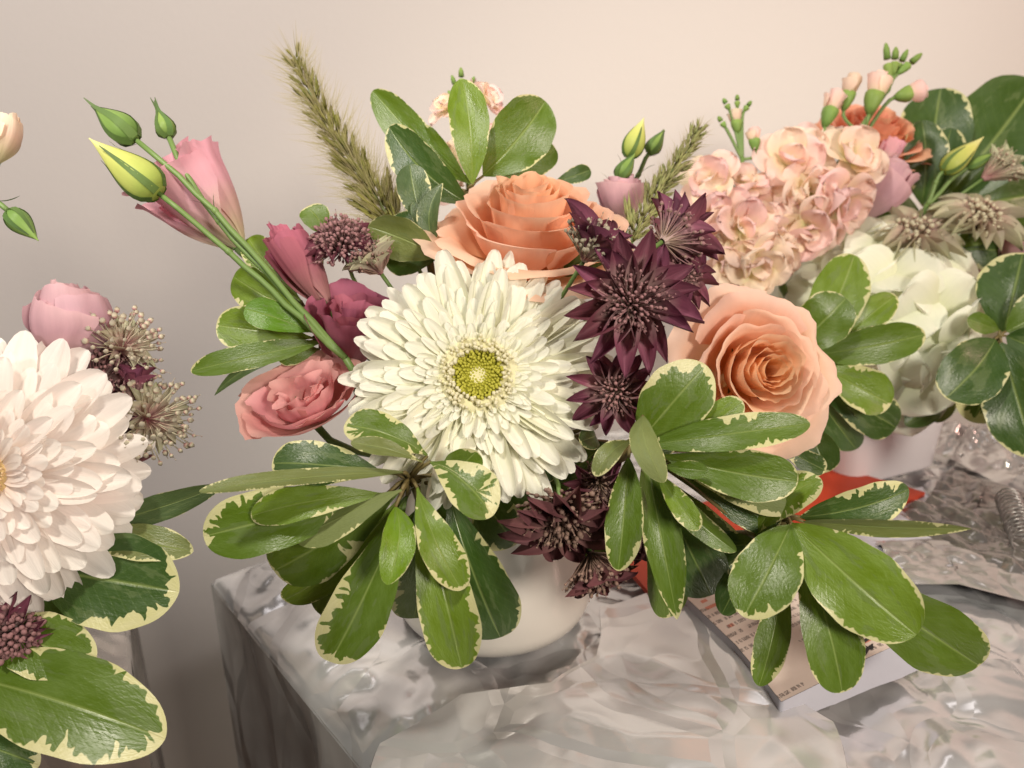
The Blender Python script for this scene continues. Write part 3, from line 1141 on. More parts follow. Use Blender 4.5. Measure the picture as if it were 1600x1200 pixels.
def plume(label, pts, wpx, n, which, mat, nbr, seed=6, blen=1.0, loose=1.0):
    P3 = [P(*p) for p in pts]
    k = pts[0][2] / FPX
    rnd = random.Random(seed)
    root = thing('grass_plume', label, 'grass plume', P3[0], 'grass plumes')
    cv = bez(*P3, 24)
    mb = MB()
    mb.tube(cv, [.0012 - .0008 * i / 24 for i in range(25)], 6)
    mb.build('stalk', M['stem'], root)

    def at(t):
        x = t * 24
        i = min(23, int(x))
        return cv[i].lerp(cv[i + 1], x - i), (cv[i + 1] - cv[i]).normalized()
    for i in range(n):
        t = ((i + rnd.random()) / n)
        p, d = at(min(t, .999))
        a = i * 2.39996
        m = frame(p, d, a)
        wd = wpx * k * (1.0 - .62 * t) * (.75 + .5 * rnd.random())
        ang = (26 + 34 * (1 - t) * rnd.random() * loose)
        l = max(wd * .95 / math.sin(R(ang)) * .55, .006)
        Mx = m @ Matrix.Rotation(-R(90 - ang), 4, 'Y') @ Matrix.Diagonal((l, l * .75, l * .75, 1))
        put('spikelet', SPIKES[i % 4], M[mat], root, Mx)
    mb = MB()
    for i in range(nbr):
        t = rnd.random()
        p, d = at(min(t, .999))
        a = rnd.uniform(0, 6.283)
        m = frame(p, d, a)
        ang = R(rnd.uniform(18, 62))
        dirn = (m.to_3x3() @ Vector((math.sin(ang), 0, math.cos(ang))))
        l = wpx * k * (1.45 - .6 * t) * rnd.uniform(.5, 1.1) * blen
        s = dirn.cross(FW).normalized() * .00012
        st = p + dirn * l * .35
        e = p + dirn * l + Vector((0, 0, rnd.uniform(-.0015, .0015)))
        mb.add([st - s, st + s, e], [(0, 1, 2)], [(0, 0), (0, 1), (1, .5)])
    mb.build('bristle_fuzz', M['bristle'], root, kind='stuff')
    stem_to(root, P3[0], (P3[1] - P3[0]), which, .0013)
    return root


# ================================================================== THE MIDDLE ARRANGEMENT
gerbera('large cream white gerbera with a yellow green centre in front', (747, 590, .378), cdir(.03, .22, 1), 212,
        [(34, 1.0, .175, .12, -.10, 5, 3), (34, .98, .17, .12, -.07, 7, 3), (34, .90, .16, .12, -.04, 8, 4),
         (32, .74, .15, .13, -.005, 10, 4), (40, .60, .11, .14, .015, 12, 5), (46, .49, .085, .16, .035, 14, 6), (52, .41, .065, .18, .05, 18, 8), (46, .34, .05, .2, .065, 26, 9)],
        'white_petal', .25, 1, seed=11)

# the leaf whorl hanging in front of the vase
sprig('big glossy variegated whorl hanging below the cream gerbera', (640, 748, .362), 1, [
    ((640, 770, .385), (500, 960, .40), 84, dict(col=GD, var=.3, roll=10)),
    ((650, 780, .385), (690, 960, .41), 90, dict(col=GD, var=.2)),
    ((700, 760, .385), (640, 880, .40), 90, dict(col=GD, var=.2)),
    ((700, 770, .372), (782, 996, .385), 112, dict(col=GD, var=.25, bow=.10, roll=12, fold=.1)),
    ((655, 790, .37), (648, 966, .392), 92, dict(col=GM, var=.4, roll=-10)),
    ((622, 770, .362), (428, 892, .375), 108, dict(col=GM, var=.45, bow=.10, roll=-12)),
    ((628, 775, .365), (444, 938, .385), 62, dict(col=GB, var=.35, roll=-20)),
    ((608, 772, .358), (318, 838, .352), 104, dict(col=GM, var=.55, bow=.07, roll=5, fold=.12)),
    ((600, 738, .362), (425, 724, .352), 84, dict(col=GD, var=.5, bow=.16, roll=28, bend=.06)),
    ((604, 772, .354), (392, 806, .346), 58, dict(col=GB, var=.25, roll=8)),
    ((636, 775, .362), (516, 1034, .362), 104, dict(col=GM, var=.5, bow=.10, fold=.3, roll=-6)),
    ((628, 765, .352), (462, 842, .350), 66, dict(col=GO, var=.35, under=True, roll=30, bow=.05)),
    ((630, 738, .352), (311, 768, .325), 38, dict(col=GO, var=.4, roll=40, bow=.04, shape='oval')),
    ((655, 770, .358), (722, 1044, .352), 96, dict(col=GB, var=.4, bow=.12, roll=8, fold=.22)),
    ((652, 762, .354), (722, 922, .340), 66, dict(col=GB, var=.45, bow=.16, roll=-14, bend=-.10)),
    ((618, 792, .350), (606, 914, .330), 58, dict(col=(.15, .26, .014), var=.2, bow=.14, fold=.35, shape='oval', bend=.06)),
    ((672, 722, .350), (770, 806, .336), 84, dict(col=GM, var=.95, bow=.14, roll=-20)),
    ((700, 745, .36), (745, 705, .345), 60, dict(col=GM, var=.85, bow=.1, shape='round', roll=20)),
    ((668, 712, .362), (538, 664, .352), 70, dict(col=GM, var=.95, bow=.10, roll=22)),
    ((660, 722, .352), (548, 692, .343), 34, dict(col=GO, var=.7, roll=35, bow=.06)),
    ((740, 745, .40), (808, 850, .405), 90, dict(col=GD, var=.7, roll=10)),
])

# whorl at the front centre
sprig('variegated whorl beside the peach rose with one broad leaf upright', (985, 692, .358), 1, [
    ((1030, 740, .385), (1150, 900, .39), 90, dict(col=GD, var=.3)),
    ((1060, 740, .38), (1210, 790, .385), 90, dict(col=GD, var=.2)),
    ((1012, 730, .368), (1112, 930, .37), 98, dict(col=GD, var=.4, roll=10, bow=.1)),
    ((1008, 712, .362), (1058, 968, .352), 66, dict(col=GM, var=.5, bow=.08, fold=.4, roll=-10, shape='lance')),
    ((1015, 720, .366), (1045, 965, .375), 84, dict(col=GM, var=.5, bow=.06, roll=-25)),
    ((1000, 690, .356), (1103, 570, .345), 108, dict(col=GM, var=.75, bow=.08, roll=6, fold=.14, shape='oval')),
    ((1040, 672, .362), (1100, 658, .36), 40, dict(col=GD, var=.5, roll=20)),
    ((1062, 700, .354), (1160, 626, .342), 52, dict(col=GB, var=.2, bow=.08, roll=-8)),
    ((1010, 695, .352), (1266, 662, .338), 60, dict(col=GM, var=.5, bow=.07, bend=-.04, roll=-12, shape='oval')),
    ((1030, 710, .354), (1247, 752, .338), 82, dict(col=GM, var=.25, bow=.08, roll=4)),
    ((1040, 720, .36), (1250, 790, .352), 66, dict(col=GO, var=.5, under=True, roll=-10, bow=.05)),
    ((1070, 740, .364), (1218, 822, .362), 56, dict(col=GD, var=.45, roll=15)),
    ((1035, 728, .346), (1106, 736, .336), 30, dict(col=GM, var=.2, roll=10)),
    ((1015, 735, .352), (1150, 862, .342), 42, dict(col=GM, var=.35, bow=.06, roll=15, fold=.35, shape='oval')),
    ((1025, 735, .346), (1092, 828, .334), 40, dict(col=GB, var=.35, bow=.12, fold=.3, roll=-8)),
    ((982, 715, .352), (966, 892, .345), 66, dict(col=GM, var=.65, bow=.08, fold=.5, roll=-6, shape='oval')),
    ((992, 690, .35), (930, 744, .336), 40, dict(col=GO, var=.7, bow=.2, roll=35)),
    ((1005, 650, .346), (1036, 754, .330), 52, dict(col=GO, var=.12, bow=.22, bend=.16, roll=-25, under=True, shape='oval')),
    ((1180, 838, .362), (1283, 748, .345), 66, dict(col=GB, var=.5, bow=.06, roll=-20, bend=.1)),
])

# whorl at the front right
sprig('yellow green whorl with the broadest leaf, drooping over the newspaper', (1228, 812, .362), 1, [
    ((1275, 858, .372), (1530, 1040, .37), 118, dict(col=GM, var=.2, bow=.12, roll=16)),
    ((1290, 930, .372), (1338, 1012, .372), 34, dict(col=GD, var=.1)),
    ((1222, 900, .368), (1186, 1072, .362), 56, dict(col=GM, var=.4, bow=.06, fold=.35, shape='oval')),
    ((1212, 835, .366), (1128, 960, .358), 54, dict(col=GD, var=.7, roll=15)),
    ((1240, 835, .36), (1316, 1082, .35), 92, dict(col=GM, var=.3, bow=.1, roll=-10)),
    ((1240, 830, .362), (1290, 930, .372), 60, dict(col=GD, var=.2, roll=-10)),
    ((1235, 820, .352), (1162, 964, .338), 104, dict(col=GM, var=.35, bow=.10, roll=6, shape='oval', fold=.1)),
    ((1236, 818, .352), (1432, 992, .332), 130, dict(col=GB, var=.35, bow=.10, roll=4, fold=.10, shape='oval')),
    ((1250, 808, .36), (1420, 764, .352), 68, dict(col=GD, var=.95, bow=.08, roll=14, shape='oval')),
    ((1255, 815, .356), (1518, 826, .33), 36, dict(col=GO, var=.5, roll=38, bow=.04, shape='lance')),
    ((1232, 830, .37), (1130, 790, .378), 40, dict(col=GD, var=.3)),
    ((1200, 850, .378), (1075, 850, .39), 60, dict(col=GD, var=.3)),
])

# left middle sprig
sprig('bright green sprig behind the pink buds on the side of the middle bouquet', (500, 528, .422), 1, [
    ((492, 505, .42), (365, 432, .43), 66, dict(col=GB, var=.4, roll=-10)),
    ((470, 470, .425), (388, 372, .435), 54, dict(col=GB, var=.35)),
    ((480, 460, .43), (415, 388, .44), 48, dict(col=GM, var=.3)),
    ((488, 528, .418), (338, 508, .415), 72, dict(col=GB, var=.3, bow=.08)),
    ((492, 520, .410), (382, 482, .402), 52, dict(col=(.10, .22, .012), var=.06, bow=.08, roll=12)),
    ((500, 535, .415), (298, 580, .405), 46, dict(col=GM, var=.25, bow=.12, roll=20, shape='oval', bend=.06)),
    ((500, 545, .42), (432, 556, .415), 40, dict(col=GM, var=.5)),
    ((470, 548, .425), (335, 618, .42), 20, dict(col=GG, var=.1, shape='lance', bend=-.1)),
    ((505, 365, .44), (478, 324, .438), 46, dict(col=GM, var=.15, shape='round', bend=-.1)),
    ((540, 560, .42), (470, 640, .43), 60, dict(col=GD, var=.2)),
])

# top centre sprig
sprig('upright leaf sprig at the top behind the peach rose', (730, 300, .465), 1, [
    ((715, 300, .468), (582, 142, .475), 62, dict(col=GM, var=.2, bow=.03, roll=-10, shape='oval')),
    ((775, 290, .47), (868, 232, .478), 50, dict(col=GM, var=.15)),
    ((755, 275, .468), (852, 158, .465), 100, dict(col=GM, var=.25, roll=5, fold=.2, shape='oval')),
    ((738, 290, .466), (655, 200, .468), 48, dict(col=GM, var=.25, roll=-15)),
    ((738, 288, .46), (722, 124, .458), 66, dict(col=GB, var=.2, fold=.25, shape='oval')),
    ((732, 318, .458), (608, 198, .452), 72, dict(col=GD, var=.3, roll=-10, shape='oval', bend=.04)),
    ((860, 290, .48), (923, 266, .484), 28, dict(col=GD, var=.2)),
])
sprig('grey green leaf tips between the grass plume and the rose', (670, 400, .43), 1, [
    ((660, 350, .43), (640, 257, .432), 56, dict(col=GG, var=.3, shape='oval', roll=8)),
    ((680, 385, .424), (692, 286, .418), 40, dict(col=GG, var=.2, fold=.4, shape='lance', bend=.12, roll=-20)),
    ((664, 365, .425), (646, 316, .424), 20, dict(col=GG, var=.2, shape='oval')),
    ((685, 400, .42), (575, 354, .416), 74, dict(col=GO, var=.1, bow=.08, roll=-22, bend=-.05, shape='oval')),
    ((640, 400, .44), (610, 340, .446), 70, dict(col=GD, var=.1)),
    ((690, 400, .43), (600, 400, .43), 60, dict(col=GD, var=.1)),
], group='plain grey green leaves')
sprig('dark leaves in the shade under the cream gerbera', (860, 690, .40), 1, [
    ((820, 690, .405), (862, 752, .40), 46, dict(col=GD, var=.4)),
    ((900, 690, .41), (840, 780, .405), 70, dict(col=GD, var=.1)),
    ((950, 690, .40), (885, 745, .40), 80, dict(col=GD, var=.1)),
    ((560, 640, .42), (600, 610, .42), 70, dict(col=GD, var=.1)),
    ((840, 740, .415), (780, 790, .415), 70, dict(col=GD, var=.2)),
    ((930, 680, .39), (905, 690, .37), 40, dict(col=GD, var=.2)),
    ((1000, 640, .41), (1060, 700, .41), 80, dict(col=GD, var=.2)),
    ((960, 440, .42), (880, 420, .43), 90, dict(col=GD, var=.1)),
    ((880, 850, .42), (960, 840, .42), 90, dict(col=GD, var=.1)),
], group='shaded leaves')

# roses
RO = [.0, .02, .045, .07, .095, .12, .15, .18, .21, .25, .29, .33, .38, .43, .48, .54, .60, .66, .72, .78, .84, .90, .95, 1.0]
RO_OLD = [.0, .03, .06, .09, .13, .17, .21, .26, .31, .36, .42, .48, .55, .62, .69, .76, .83, .90, .96, 1.0]
rose('rose', 'peach rose with its spiral facing outwards, beside the dark astrantia', 'rose', (1150, 582, .442), cdir(.14, .02, 1), 112, 140, RO, 'peach_rose', 1,
     'peach roses of the middle bouquet', seed=21, inner=(1.0, .92, .66), ruffle=.5, drop=.42, half=(100, 56))
rose('rose', 'peach rose lying open at the top above the cream gerbera', 'rose', (822, 420, .44), cdir(.04, .80, .62), 132, 150, RO[2:], 'warm_peach_rose', 1,
     'peach roses of the middle bouquet', seed=34, inner=(1.0, .94, .78), ruffle=.75, drop=.5, half=(105, 66), spin=.6)

# lisianthus
LO = [.12, .26, .40, .54, .68, .80, .90, 1.0]
LM = 'lisianthus of the middle bouquet'
rose('lisianthus', 'pale pink half open lisianthus behind the green buds', 'lisianthus', (374, 384, .432), cdir(-.60, .78, .20), 74, 170, LO, 'pink_lisianthus', 1, LM,
     seed=41, half=(105, 82), ruffle=.5, furl=(1.02, .92, .26))
rose('lisianthus', 'furled mauve lisianthus standing above the dark pink one', 'lisianthus', (512, 478, .42), cdir(-.52, .84, .12), 42, 150, LO, 'mauve_lisianthus', 1, LM,
     seed=44, half=(115, 95), ruffle=.22, furl=(.80, 1.02, .30))
rose('lisianthus', 'dark rose pink lisianthus tucked against the gerbera petals', 'lisianthus', (552, 572, .428), cdir(.10, .80, .55), 62, 122, LO, 'mauve_lisianthus', 1, LM,
     seed=47, half=(105, 85), ruffle=.40, furl=(1.05, 1.0, .22))
rose('lisianthus', 'coral pink lisianthus lying open on its side', 'lisianthus', (486, 652, .408), cdir(-.22, .76, .62), 84, 66, LO + [1.05, 1.12], 'coral_lisianthus', 1, LM,
     seed=52, half=(105, 85), ruffle=.42, furl=(1.05, 1.05, .24))
rose('lisianthus', 'small pink lisianthus behind the peach rose and pale grass', 'lisianthus', (975, 352, .50), cdir(-.1, .95, .2), 42, 80, LO[2:], 'lilac_lisianthus', 1, LM,
     seed=55, half=(115, 95), ruffle=.25, furl=(.85, 1.05, .25))


# bud stems
def bud_stem(label, hub, which, buds, group, hubdir=(0, .5, .3), r=.0015):
    root = thing('bud_stem', label, 'bud stem', P(*hub), group)
    hp = P(*hub)
    for i, bd in enumerate(buds):
        bd_kw = bd[3] if len(bd) > 3 else {}
        via = bd[4] if len(bd) > 4 else None
        b, ax = bud_into(root, bd[0], bd[1], bd[2], seed=i + int(bd[0][0]), **bd_kw)
        B = P(*bd[0])
        mb = MB()
        L = (B - hp).length
        mid = P(*via) if via else None
        ctrl2 = B - ax * L * .4
        if mid:
            pts = bez(hp, hp.lerp(mid, .5), mid.lerp(ctrl2, .2), mid, 8) + bez(mid, mid.lerp(B, .4), B - ax * (B - mid).length * .35, B, 8)[1:]
        else:
            pts = bez(hp, hp.lerp(B, .35), ctrl2, B, 12)
        for j_ in range(1, len(pts) - 1):
            q_ = pts[j_]
            pts[j_] = q_ + Vector((noise.noise(q_ * 60), noise.noise(q_ * 60 + Vector((5, 0, 0))), noise.noise(q_ * 60 + Vector((0, 7, 0))))) * r * .9
        kn = len(pts) * 2 // 3
        dn = (pts[kn] - pts[kn - 1]).normalized()
        mb.bead(pts[kn], r * 1.35, dn, 1.6)

        def lf_(u, v, o_=pts[kn], d_=dn, sg=(-1 if i % 2 else 1)):
            sd = d_.cross(FW).normalized() * sg
            return o_ + d_ * (.013 * u) + sd * (.0008 + .006 * u * u) + (d_.cross(sd)) * (v * .0014 * (u + .15) ** .5 * (1 - u) ** .7)
        put('stem_leaf', grid_mesh('stem_leaf', lf_, [k_ / 8 for k_ in range(9)], [-1, 0, 1]), M['sepal'], root)
        mb.tube(pts, [r * 1.15 - .25 * r * j / len(pts) for j in range(len(pts))], 8)
        mb.build('stem', M['stem'], root)
    stem_to(root, hp, cdir(*hubdir), which, r * 1.25)
    return root


bud_stem('tall stems with two green buds and one yellow bud, crossing the pale pink lisianthus', (540, 560, .402), 1, [
    ((212, 218, .402), (146, 166, .404), 46, dict(tips=.18, sep=.95)),
    ((264, 214, .408), (246, 170, .410), 30, dict(tips=.5, sep=.95)),
    ((248, 302, .396), (139, 216, .392), 62, dict(mat='bud_yellow', tips=.22, sep=.62, pointy=.8)),
], 'bud stems', hubdir=(-.3, .8, .1))
bud_stem('short upright green buds behind the pale grass', (972, 330, .50), 1, [
    ((982, 246, .50), (1006, 184, .50), 34, dict(mat='bud_yellow', tips=.02, sep=.75)),
    ((1014, 240, .51), (1038, 203, .51), 24, dict(tips=.12, sep=.9)),
    ((966, 278, .495), (992, 240, .495), 26, dict(tips=.02, sep=.9)),
], 'bud stems', hubdir=(0, .9, -.1))

# astrantia of the middle bouquet
astrantia('largest dark burgundy astrantia facing out between gerbera and rose', (986, 476, .360), cdir(-.05, .12, 1), 106, 1, openness=78, n=16, dome=.58, nf=130, seed=61, bead=.026, spread=80)
astrantia('upright burgundy astrantia in front of the upper peach rose', (912, 408, .374), cdir(.42, .72, .5), 88, 1, openness=44, n=13, dome=.72, nf=80, seed=62, fmat='pale_floret', spread=55)
astrantia('burgundy astrantia turned away, showing the backs of its bracts', (1034, 378, .378), cdir(.66, .42, -.45), 88, 1, openness=50, n=15, dome=.7, nf=70, seed=63, spread=60)
astrantia('smaller burgundy astrantia below the largest one', (962, 612, .366), cdir(-.15, -.1, 1), 72, 1, openness=84, n=14, dome=.5, nf=70, seed=64)
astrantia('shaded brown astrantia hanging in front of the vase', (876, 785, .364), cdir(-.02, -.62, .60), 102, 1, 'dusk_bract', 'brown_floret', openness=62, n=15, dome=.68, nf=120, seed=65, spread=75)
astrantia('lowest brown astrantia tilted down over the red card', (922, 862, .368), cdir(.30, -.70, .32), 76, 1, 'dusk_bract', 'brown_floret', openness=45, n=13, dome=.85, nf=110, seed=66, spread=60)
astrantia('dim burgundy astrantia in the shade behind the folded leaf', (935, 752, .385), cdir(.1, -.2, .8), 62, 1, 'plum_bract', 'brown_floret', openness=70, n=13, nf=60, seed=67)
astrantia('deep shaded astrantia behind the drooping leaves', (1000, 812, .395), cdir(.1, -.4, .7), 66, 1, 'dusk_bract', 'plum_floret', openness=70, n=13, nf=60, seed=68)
astrantia('round plum astrantia dome beneath the grass plume', (536, 390, .418), cdir(-.08, .75, .6), 60, 1, 'plum_bract', 'plum_floret', openness=80, n=12, dome=.85, nf=150, seed=69, bead=.05, spread=88)
astrantia('striped pale backed astrantia under the plum dome', (596, 428, .412), cdir(-.35, .6, .3), 62, 1, 'pale_bract', 'brown_floret', openness=50, n=13, dome=.75, nf=70, seed=70, spread=55)
astrantia('dusky astrantia behind the largest one, touching the peach rose', (1055, 440, .395), cdir(.3, .3, .7), 66, 1, openness=70, n=13, nf=60, seed=71)

# grass
plume('tall brown green grass plume leaning away from the rose', [(640, 395, .462), (590, 300, .465), (520, 230, .468), (463, 98, .47)], 84, 120, 1, 'plume', 1700, seed=72)
plume('short pale green grass plume behind the burgundy astrantia', [(985, 385, .46), (1005, 320, .462), (1055, 270, .464), (1091, 204, .466)], 66, 90, 1, 'plume_pale', 500, seed=73, blen=.7)

# pale stock behind the top leaves
stockback = root = thing('stock_stem', 'pale pink stock showing between the top leaves', 'stock', P(735, 330, .54), 'pink stock stems')
for i, (c, ax, r) in enumerate([((700, 172, .54), (-.5, .5, .6), 32), ((757, 160, .54), (.5, .4, .6), 38), ((700, 262, .54), (-.5, .3, .7), 44), ((745, 215, .55), (.1, .3, .9), 36), ((690, 300, .54), (-.4, .2, .8), 40), ((775, 225, .54), (.5, .1, .6), 30)]):
    stock_blossom(root, c, cdir(*ax), r, 80 + i)
for i, (b, t, wd) in enumerate([((716, 150, .54), (706, 118, .54), 16), ((722, 140, .54), (720, 106, .54), 18), ((728, 148, .54), (741, 120, .54), 15), ((714, 158, .54), (700, 142, .54), 14), ((730, 155, .54), (744, 138, .54), 13)]):
    stock_bud(root, b, t, wd, None, i + 2)
mb = MB()
mb.tube([P(735, 330, .545), P(728, 240, .545), P(722, 145, .542)], [.002, .0017, .0012], 7)
mb.build('stem', M['stem'], root)
stem_to(root, P(735, 330, .545), cdir(0, 1, 0), 1, .002)

# ================================================================== THE RIGHT ARRANGEMENT BEHIND
hydrangea('round creamy white hydrangea head in the vase behind', (1372, 508, .625), 128, 128, 120, 40, 2)
D2 = .60
root = thing('stock_stem', 'tall pink stock with ruffled blossoms and a leaning bud tip', 'stock', P(1230, 400, D2), 'pink stock stems')
for i, (c, ax, r) in enumerate([((1232, 262, .585), (-.1, .25, .9), 66), ((1262, 300, .58), (.1, 0, .9), 54), ((1330, 252, .585), (.2, .35, .9), 60), ((1310, 318, .58), (.3, -.4, .8), 56),
                                ((1200, 330, .59), (-.3, -.1, .9), 50), ((1258, 352, .58), (.1, -.5, .8), 56), ((1215, 395, .585), (.0, -.6, .7), 50), ((1290, 230, .61), (0, .6, .5), 50)]):
    stock_blossom(root, c, cdir(*ax), r, 90 + i)
for i, (b, t, wd, m_) in enumerate([((1288, 198, .60), (1312, 136, .60), 36, 'stock_petal'), ((1318, 172, .605), (1338, 112, .605), 34, 'cream_bud'), ((1358, 178, .59), (1378, 106, .59), 44, 'stock_petal'),
                                    ((1398, 152, .595), (1450, 138, .595), 36, 'stock_petal'), ((1390, 128, .60), (1384, 68, .60), 22, None), ((1396, 118, .60), (1400, 74, .60), 22, None),
                                    ((1402, 116, .60), (1440, 84, .60), 22, None), ((1396, 120, .605), (1418, 78, .605), 20, None)]):
    stock_bud(root, b, t, wd, m_, i + 5)
    mb = MB()
    jb = P(*[(1345, 220, .602), (1352, 215, .605), (1350, 210, .6), (1350, 212, .6), (1380, 150, .602), (1380, 150, .602), (1380, 150, .602), (1380, 150, .602)][i])
    B = P(*b)
    mb.tube(bez(jb, jb.lerp(B, .3), B - (P(*t) - B) * .3, B, 6), .0014, 6)
    mb.build('stem', M['stem'], root)
mb = MB()
mb.tube(bez(P(1230, 400, .605), P(1270, 330, .605), P(1310, 250, .603), P(1386, 140, .602), 10), [.0032 - .00012 * i for i in range(11)], 8)
mb.build('stem', M['stem'], root)
stem_to(root, P(1230, 400, .605), cdir(.5, .8, 0), 2, .0032)

root = thing('stock_stem', 'shorter peach stock with small open sprig of buds', 'stock', P(1140, 400, .575), 'pink stock stems')
for i, (c, ax, r) in enumerate([((1110, 285, .575), (-.4, .3, .8), 52), ((1120, 335, .57), (-.3, -.1, .9), 50), ((1165, 290, .58), (.1, .5, .8), 42), ((1155, 360, .565), (.1, .0, 1), 62), ((1180, 412, .565), (.2, -.4, .9), 58),
                                ((1140, 410, .57), (-.2, -.5, .8), 48), ((1205, 370, .575), (.4, 0, .8), 46)]):
    stock_blossom(root, c, cdir(*ax), r, 110 + i)
for i, (b, t, wd, m_) in enumerate([((1152, 208, .58), (1148, 166, .58), 26, 'cream_bud'), ((1180, 236, .58), (1177, 196, .58), 28, 'stock_petal'), ((1134, 200, .58), (1122, 182, .58), 16, None),
                                    ((1140, 172, .58), (1130, 154, .58), 16, None), ((1152, 168, .58), (1152, 148, .58), 15, None), ((1162, 174, .58), (1174, 158, .58), 15, None), ((1128, 262, .575), (1112, 240, .575), 26, 'stock_petal')]):
    stock_bud(root, b, t, wd, m_, i + 15)
    mb = MB()
    jb = P(1160, 250, .58) if i != 6 else P(1150, 300, .58)
    B = P(*b)
    mb.tube(bez(jb, jb.lerp(B, .3), B - (P(*t) - B) * .4, B, 6), .0012, 6)
    mb.build('stem', M['stem'], root)
mb = MB()
mb.tube([P(1150, 420, .585), P(1155, 330, .583), P(1160, 245, .58)], [.0026, .0022, .0016], 8)
mb.build('stem', M['stem'], root)
stem_to(root, P(1150, 420, .585), cdir(0, 1, 0), 2, .0026)

rose('rose', 'deep peach rose at the very top behind the stock buds', 'rose', (1345, 250, .665), cdir(.1, .70, .75), 82, 80, RO[2:], 'deep_peach', 2, None, seed=91, ruffle=.6, drop=.4, half=(100, 62))
rose('lisianthus', 'lilac pink lisianthus under the stock at its side', 'lisianthus', (1348, 345, .62), cdir(.42, .86, .3), 44, 104, LO[1:], 'lilac_lisianthus', 2, 'lisianthus of the bouquet behind', seed=92, half=(115, 95), ruffle=.25, furl=(.8, 1.05, .25))
rose('lisianthus', 'small bright pink bud above the lilac lisianthus', 'lisianthus', (1378, 262, .615), cdir(.35, .9, .4), 21, 50, LO[3:], 'pink_lisianthus', 2, 'lisianthus of the bouquet behind', seed=93, half=(115, 95), ruffle=.15, furl=(.7, 1.05, .2))
rose('lisianthus', 'plum pink lisianthus cut by the picture edge', 'lisianthus', (1572, 428, .60), cdir(.35, .9, .3), 38, 78, LO[2:], 'lilac_lisianthus', 2, 'lisianthus of the bouquet behind', seed=94, half=(115, 95), ruffle=.25, furl=(.9, 1.0, .25))
rose('lisianthus', 'small plum lisianthus between hydrangea and dark leaves', 'lisianthus', (1525, 466, .62), cdir(-.1, .9, .3), 28, 50, LO[3:], 'mauve_lisianthus', 2, 'lisianthus of the bouquet behind', seed=95, half=(115, 95), ruffle=.25, furl=(.85, 1.05, .25))

PG = 'pale green astrantia behind'
astrantia('pale green astrantia resting above the hydrangea', (1425, 382, .595), cdir(-.05, .75, .65), 66, 2, 'pale_bract', 'green_floret', openness=80, n=18, dome=.66, nf=75, seed=101, group=PG, spread=80, bead=.055, bl=1.15, bw=.34)
astrantia('pale green and pink astrantia near the dark leaves', (1522, 358, .59), cdir(.0, .70, .7), 64, 2, 'pale_bract', 'green_floret', openness=80, n=18, dome=.66, nf=75, seed=102, group=PG, spread=75, bead=.055, bl=1.15, bw=.34)
astrantia('half closed pale astrantia below the yellow bud', (1535, 280, .60), cdir(.7, .5, .2), 60, 2, 'pale_bract', 'green_floret', openness=32, n=12, dome=.8, nf=60, seed=103, group=PG, spread=40)
astrantia('lower pale astrantia just above the white petals', (1448, 420, .61), cdir(.1, .6, .6), 62, 2, 'pale_bract', 'plum_floret', openness=70, n=16, dome=.6, nf=70, seed=104, group=PG)

bud_stem('yellow green bud and thin green bud among the dark leaves', (1448, 320, .60), 2, [
    ((1474, 268, .595), (1537, 214, .592), 34, dict(mat='bud_yellow', tips=.03, sep=.6, pointy=.9)),
    ((1512, 262, .598), (1556, 238, .598), 18, dict(mat='bud_green', tips=.05, sep=.8)),
], 'bud stems', hubdir=(.3, .8, 0))

sprig('fresh green sprig spread in front of the white hydrangea', (1250, 575, .54), 2, [
    ((1262, 600, .545), (1338, 702, .55), 66, dict(col=GD, var=.3, roll=12, shape='oval')),
    ((1262, 590, .54), (1400, 668, .545), 74, dict(col=GD, var=.3, bow=.1)),
    ((1258, 560, .54), (1335, 398, .545), 86, dict(col=GB, var=.35, shape='oval')),
    ((1300, 545, .538), (1400, 462, .535), 52, dict(col=GB, var=.35, bow=.1, shape='oval')),
    ((1262, 556, .534), (1345, 560, .54), 74, dict(col=GD, var=.1, shape='oval')),
    ((1262, 556, .53), (1446, 522, .52), 64, dict(col=GM, var=.25, bow=.08, shape='oval', fold=.25)),
    ((1240, 548, .525), (1322, 466, .512), 84, dict(col=GM, var=.18, bow=.1, shape='round')),
    ((1272, 570, .53), (1392, 632, .518), 72, dict(col=GB, var=.5, bow=.1, roll=-10)),
])
sprig('dark leaf pair beneath the lower peach rose', (1262, 665, .475), 1, [
    ((1262, 665, .475), (1292, 738, .47), 60, dict(col=GD, var=.2, shape='round')),
    ((1210, 690, .44), (1290, 735, .44), 36, dict(col=GD, var=.6)),
])
sprig('large dark green whorl at the picture edge beside the hydrangea', (1560, 528, .545), 2, [
    ((1568, 520, .55), (1598, 395, .555), 110, dict(col=GD, var=.3, shape='oval', roll=-10)),
    ((1562, 516, .545), (1511, 498, .535), 34, dict(col=GM, var=.1, roll=15)),
    ((1560, 540, .55), (1520, 660, .55), 80, dict(col=GD, var=.65, roll=-10)),
    ((1555, 530, .54), (1478, 622, .525), 96, dict(col=GD, var=.25, bow=.1, roll=-10, shape='round')),
    ((1565, 535, .54), (1618, 715, .525), 104, dict(col=GD, var=.35, bow=.1, shape='oval')),
    ((1572, 525, .545), (1680, 560, .53), 90, dict(col=GD, var=.3, shape='oval')),
    ((1572, 518, .545), (1660, 470, .535), 80, dict(col=GM, var=.3, shape='oval')),
])
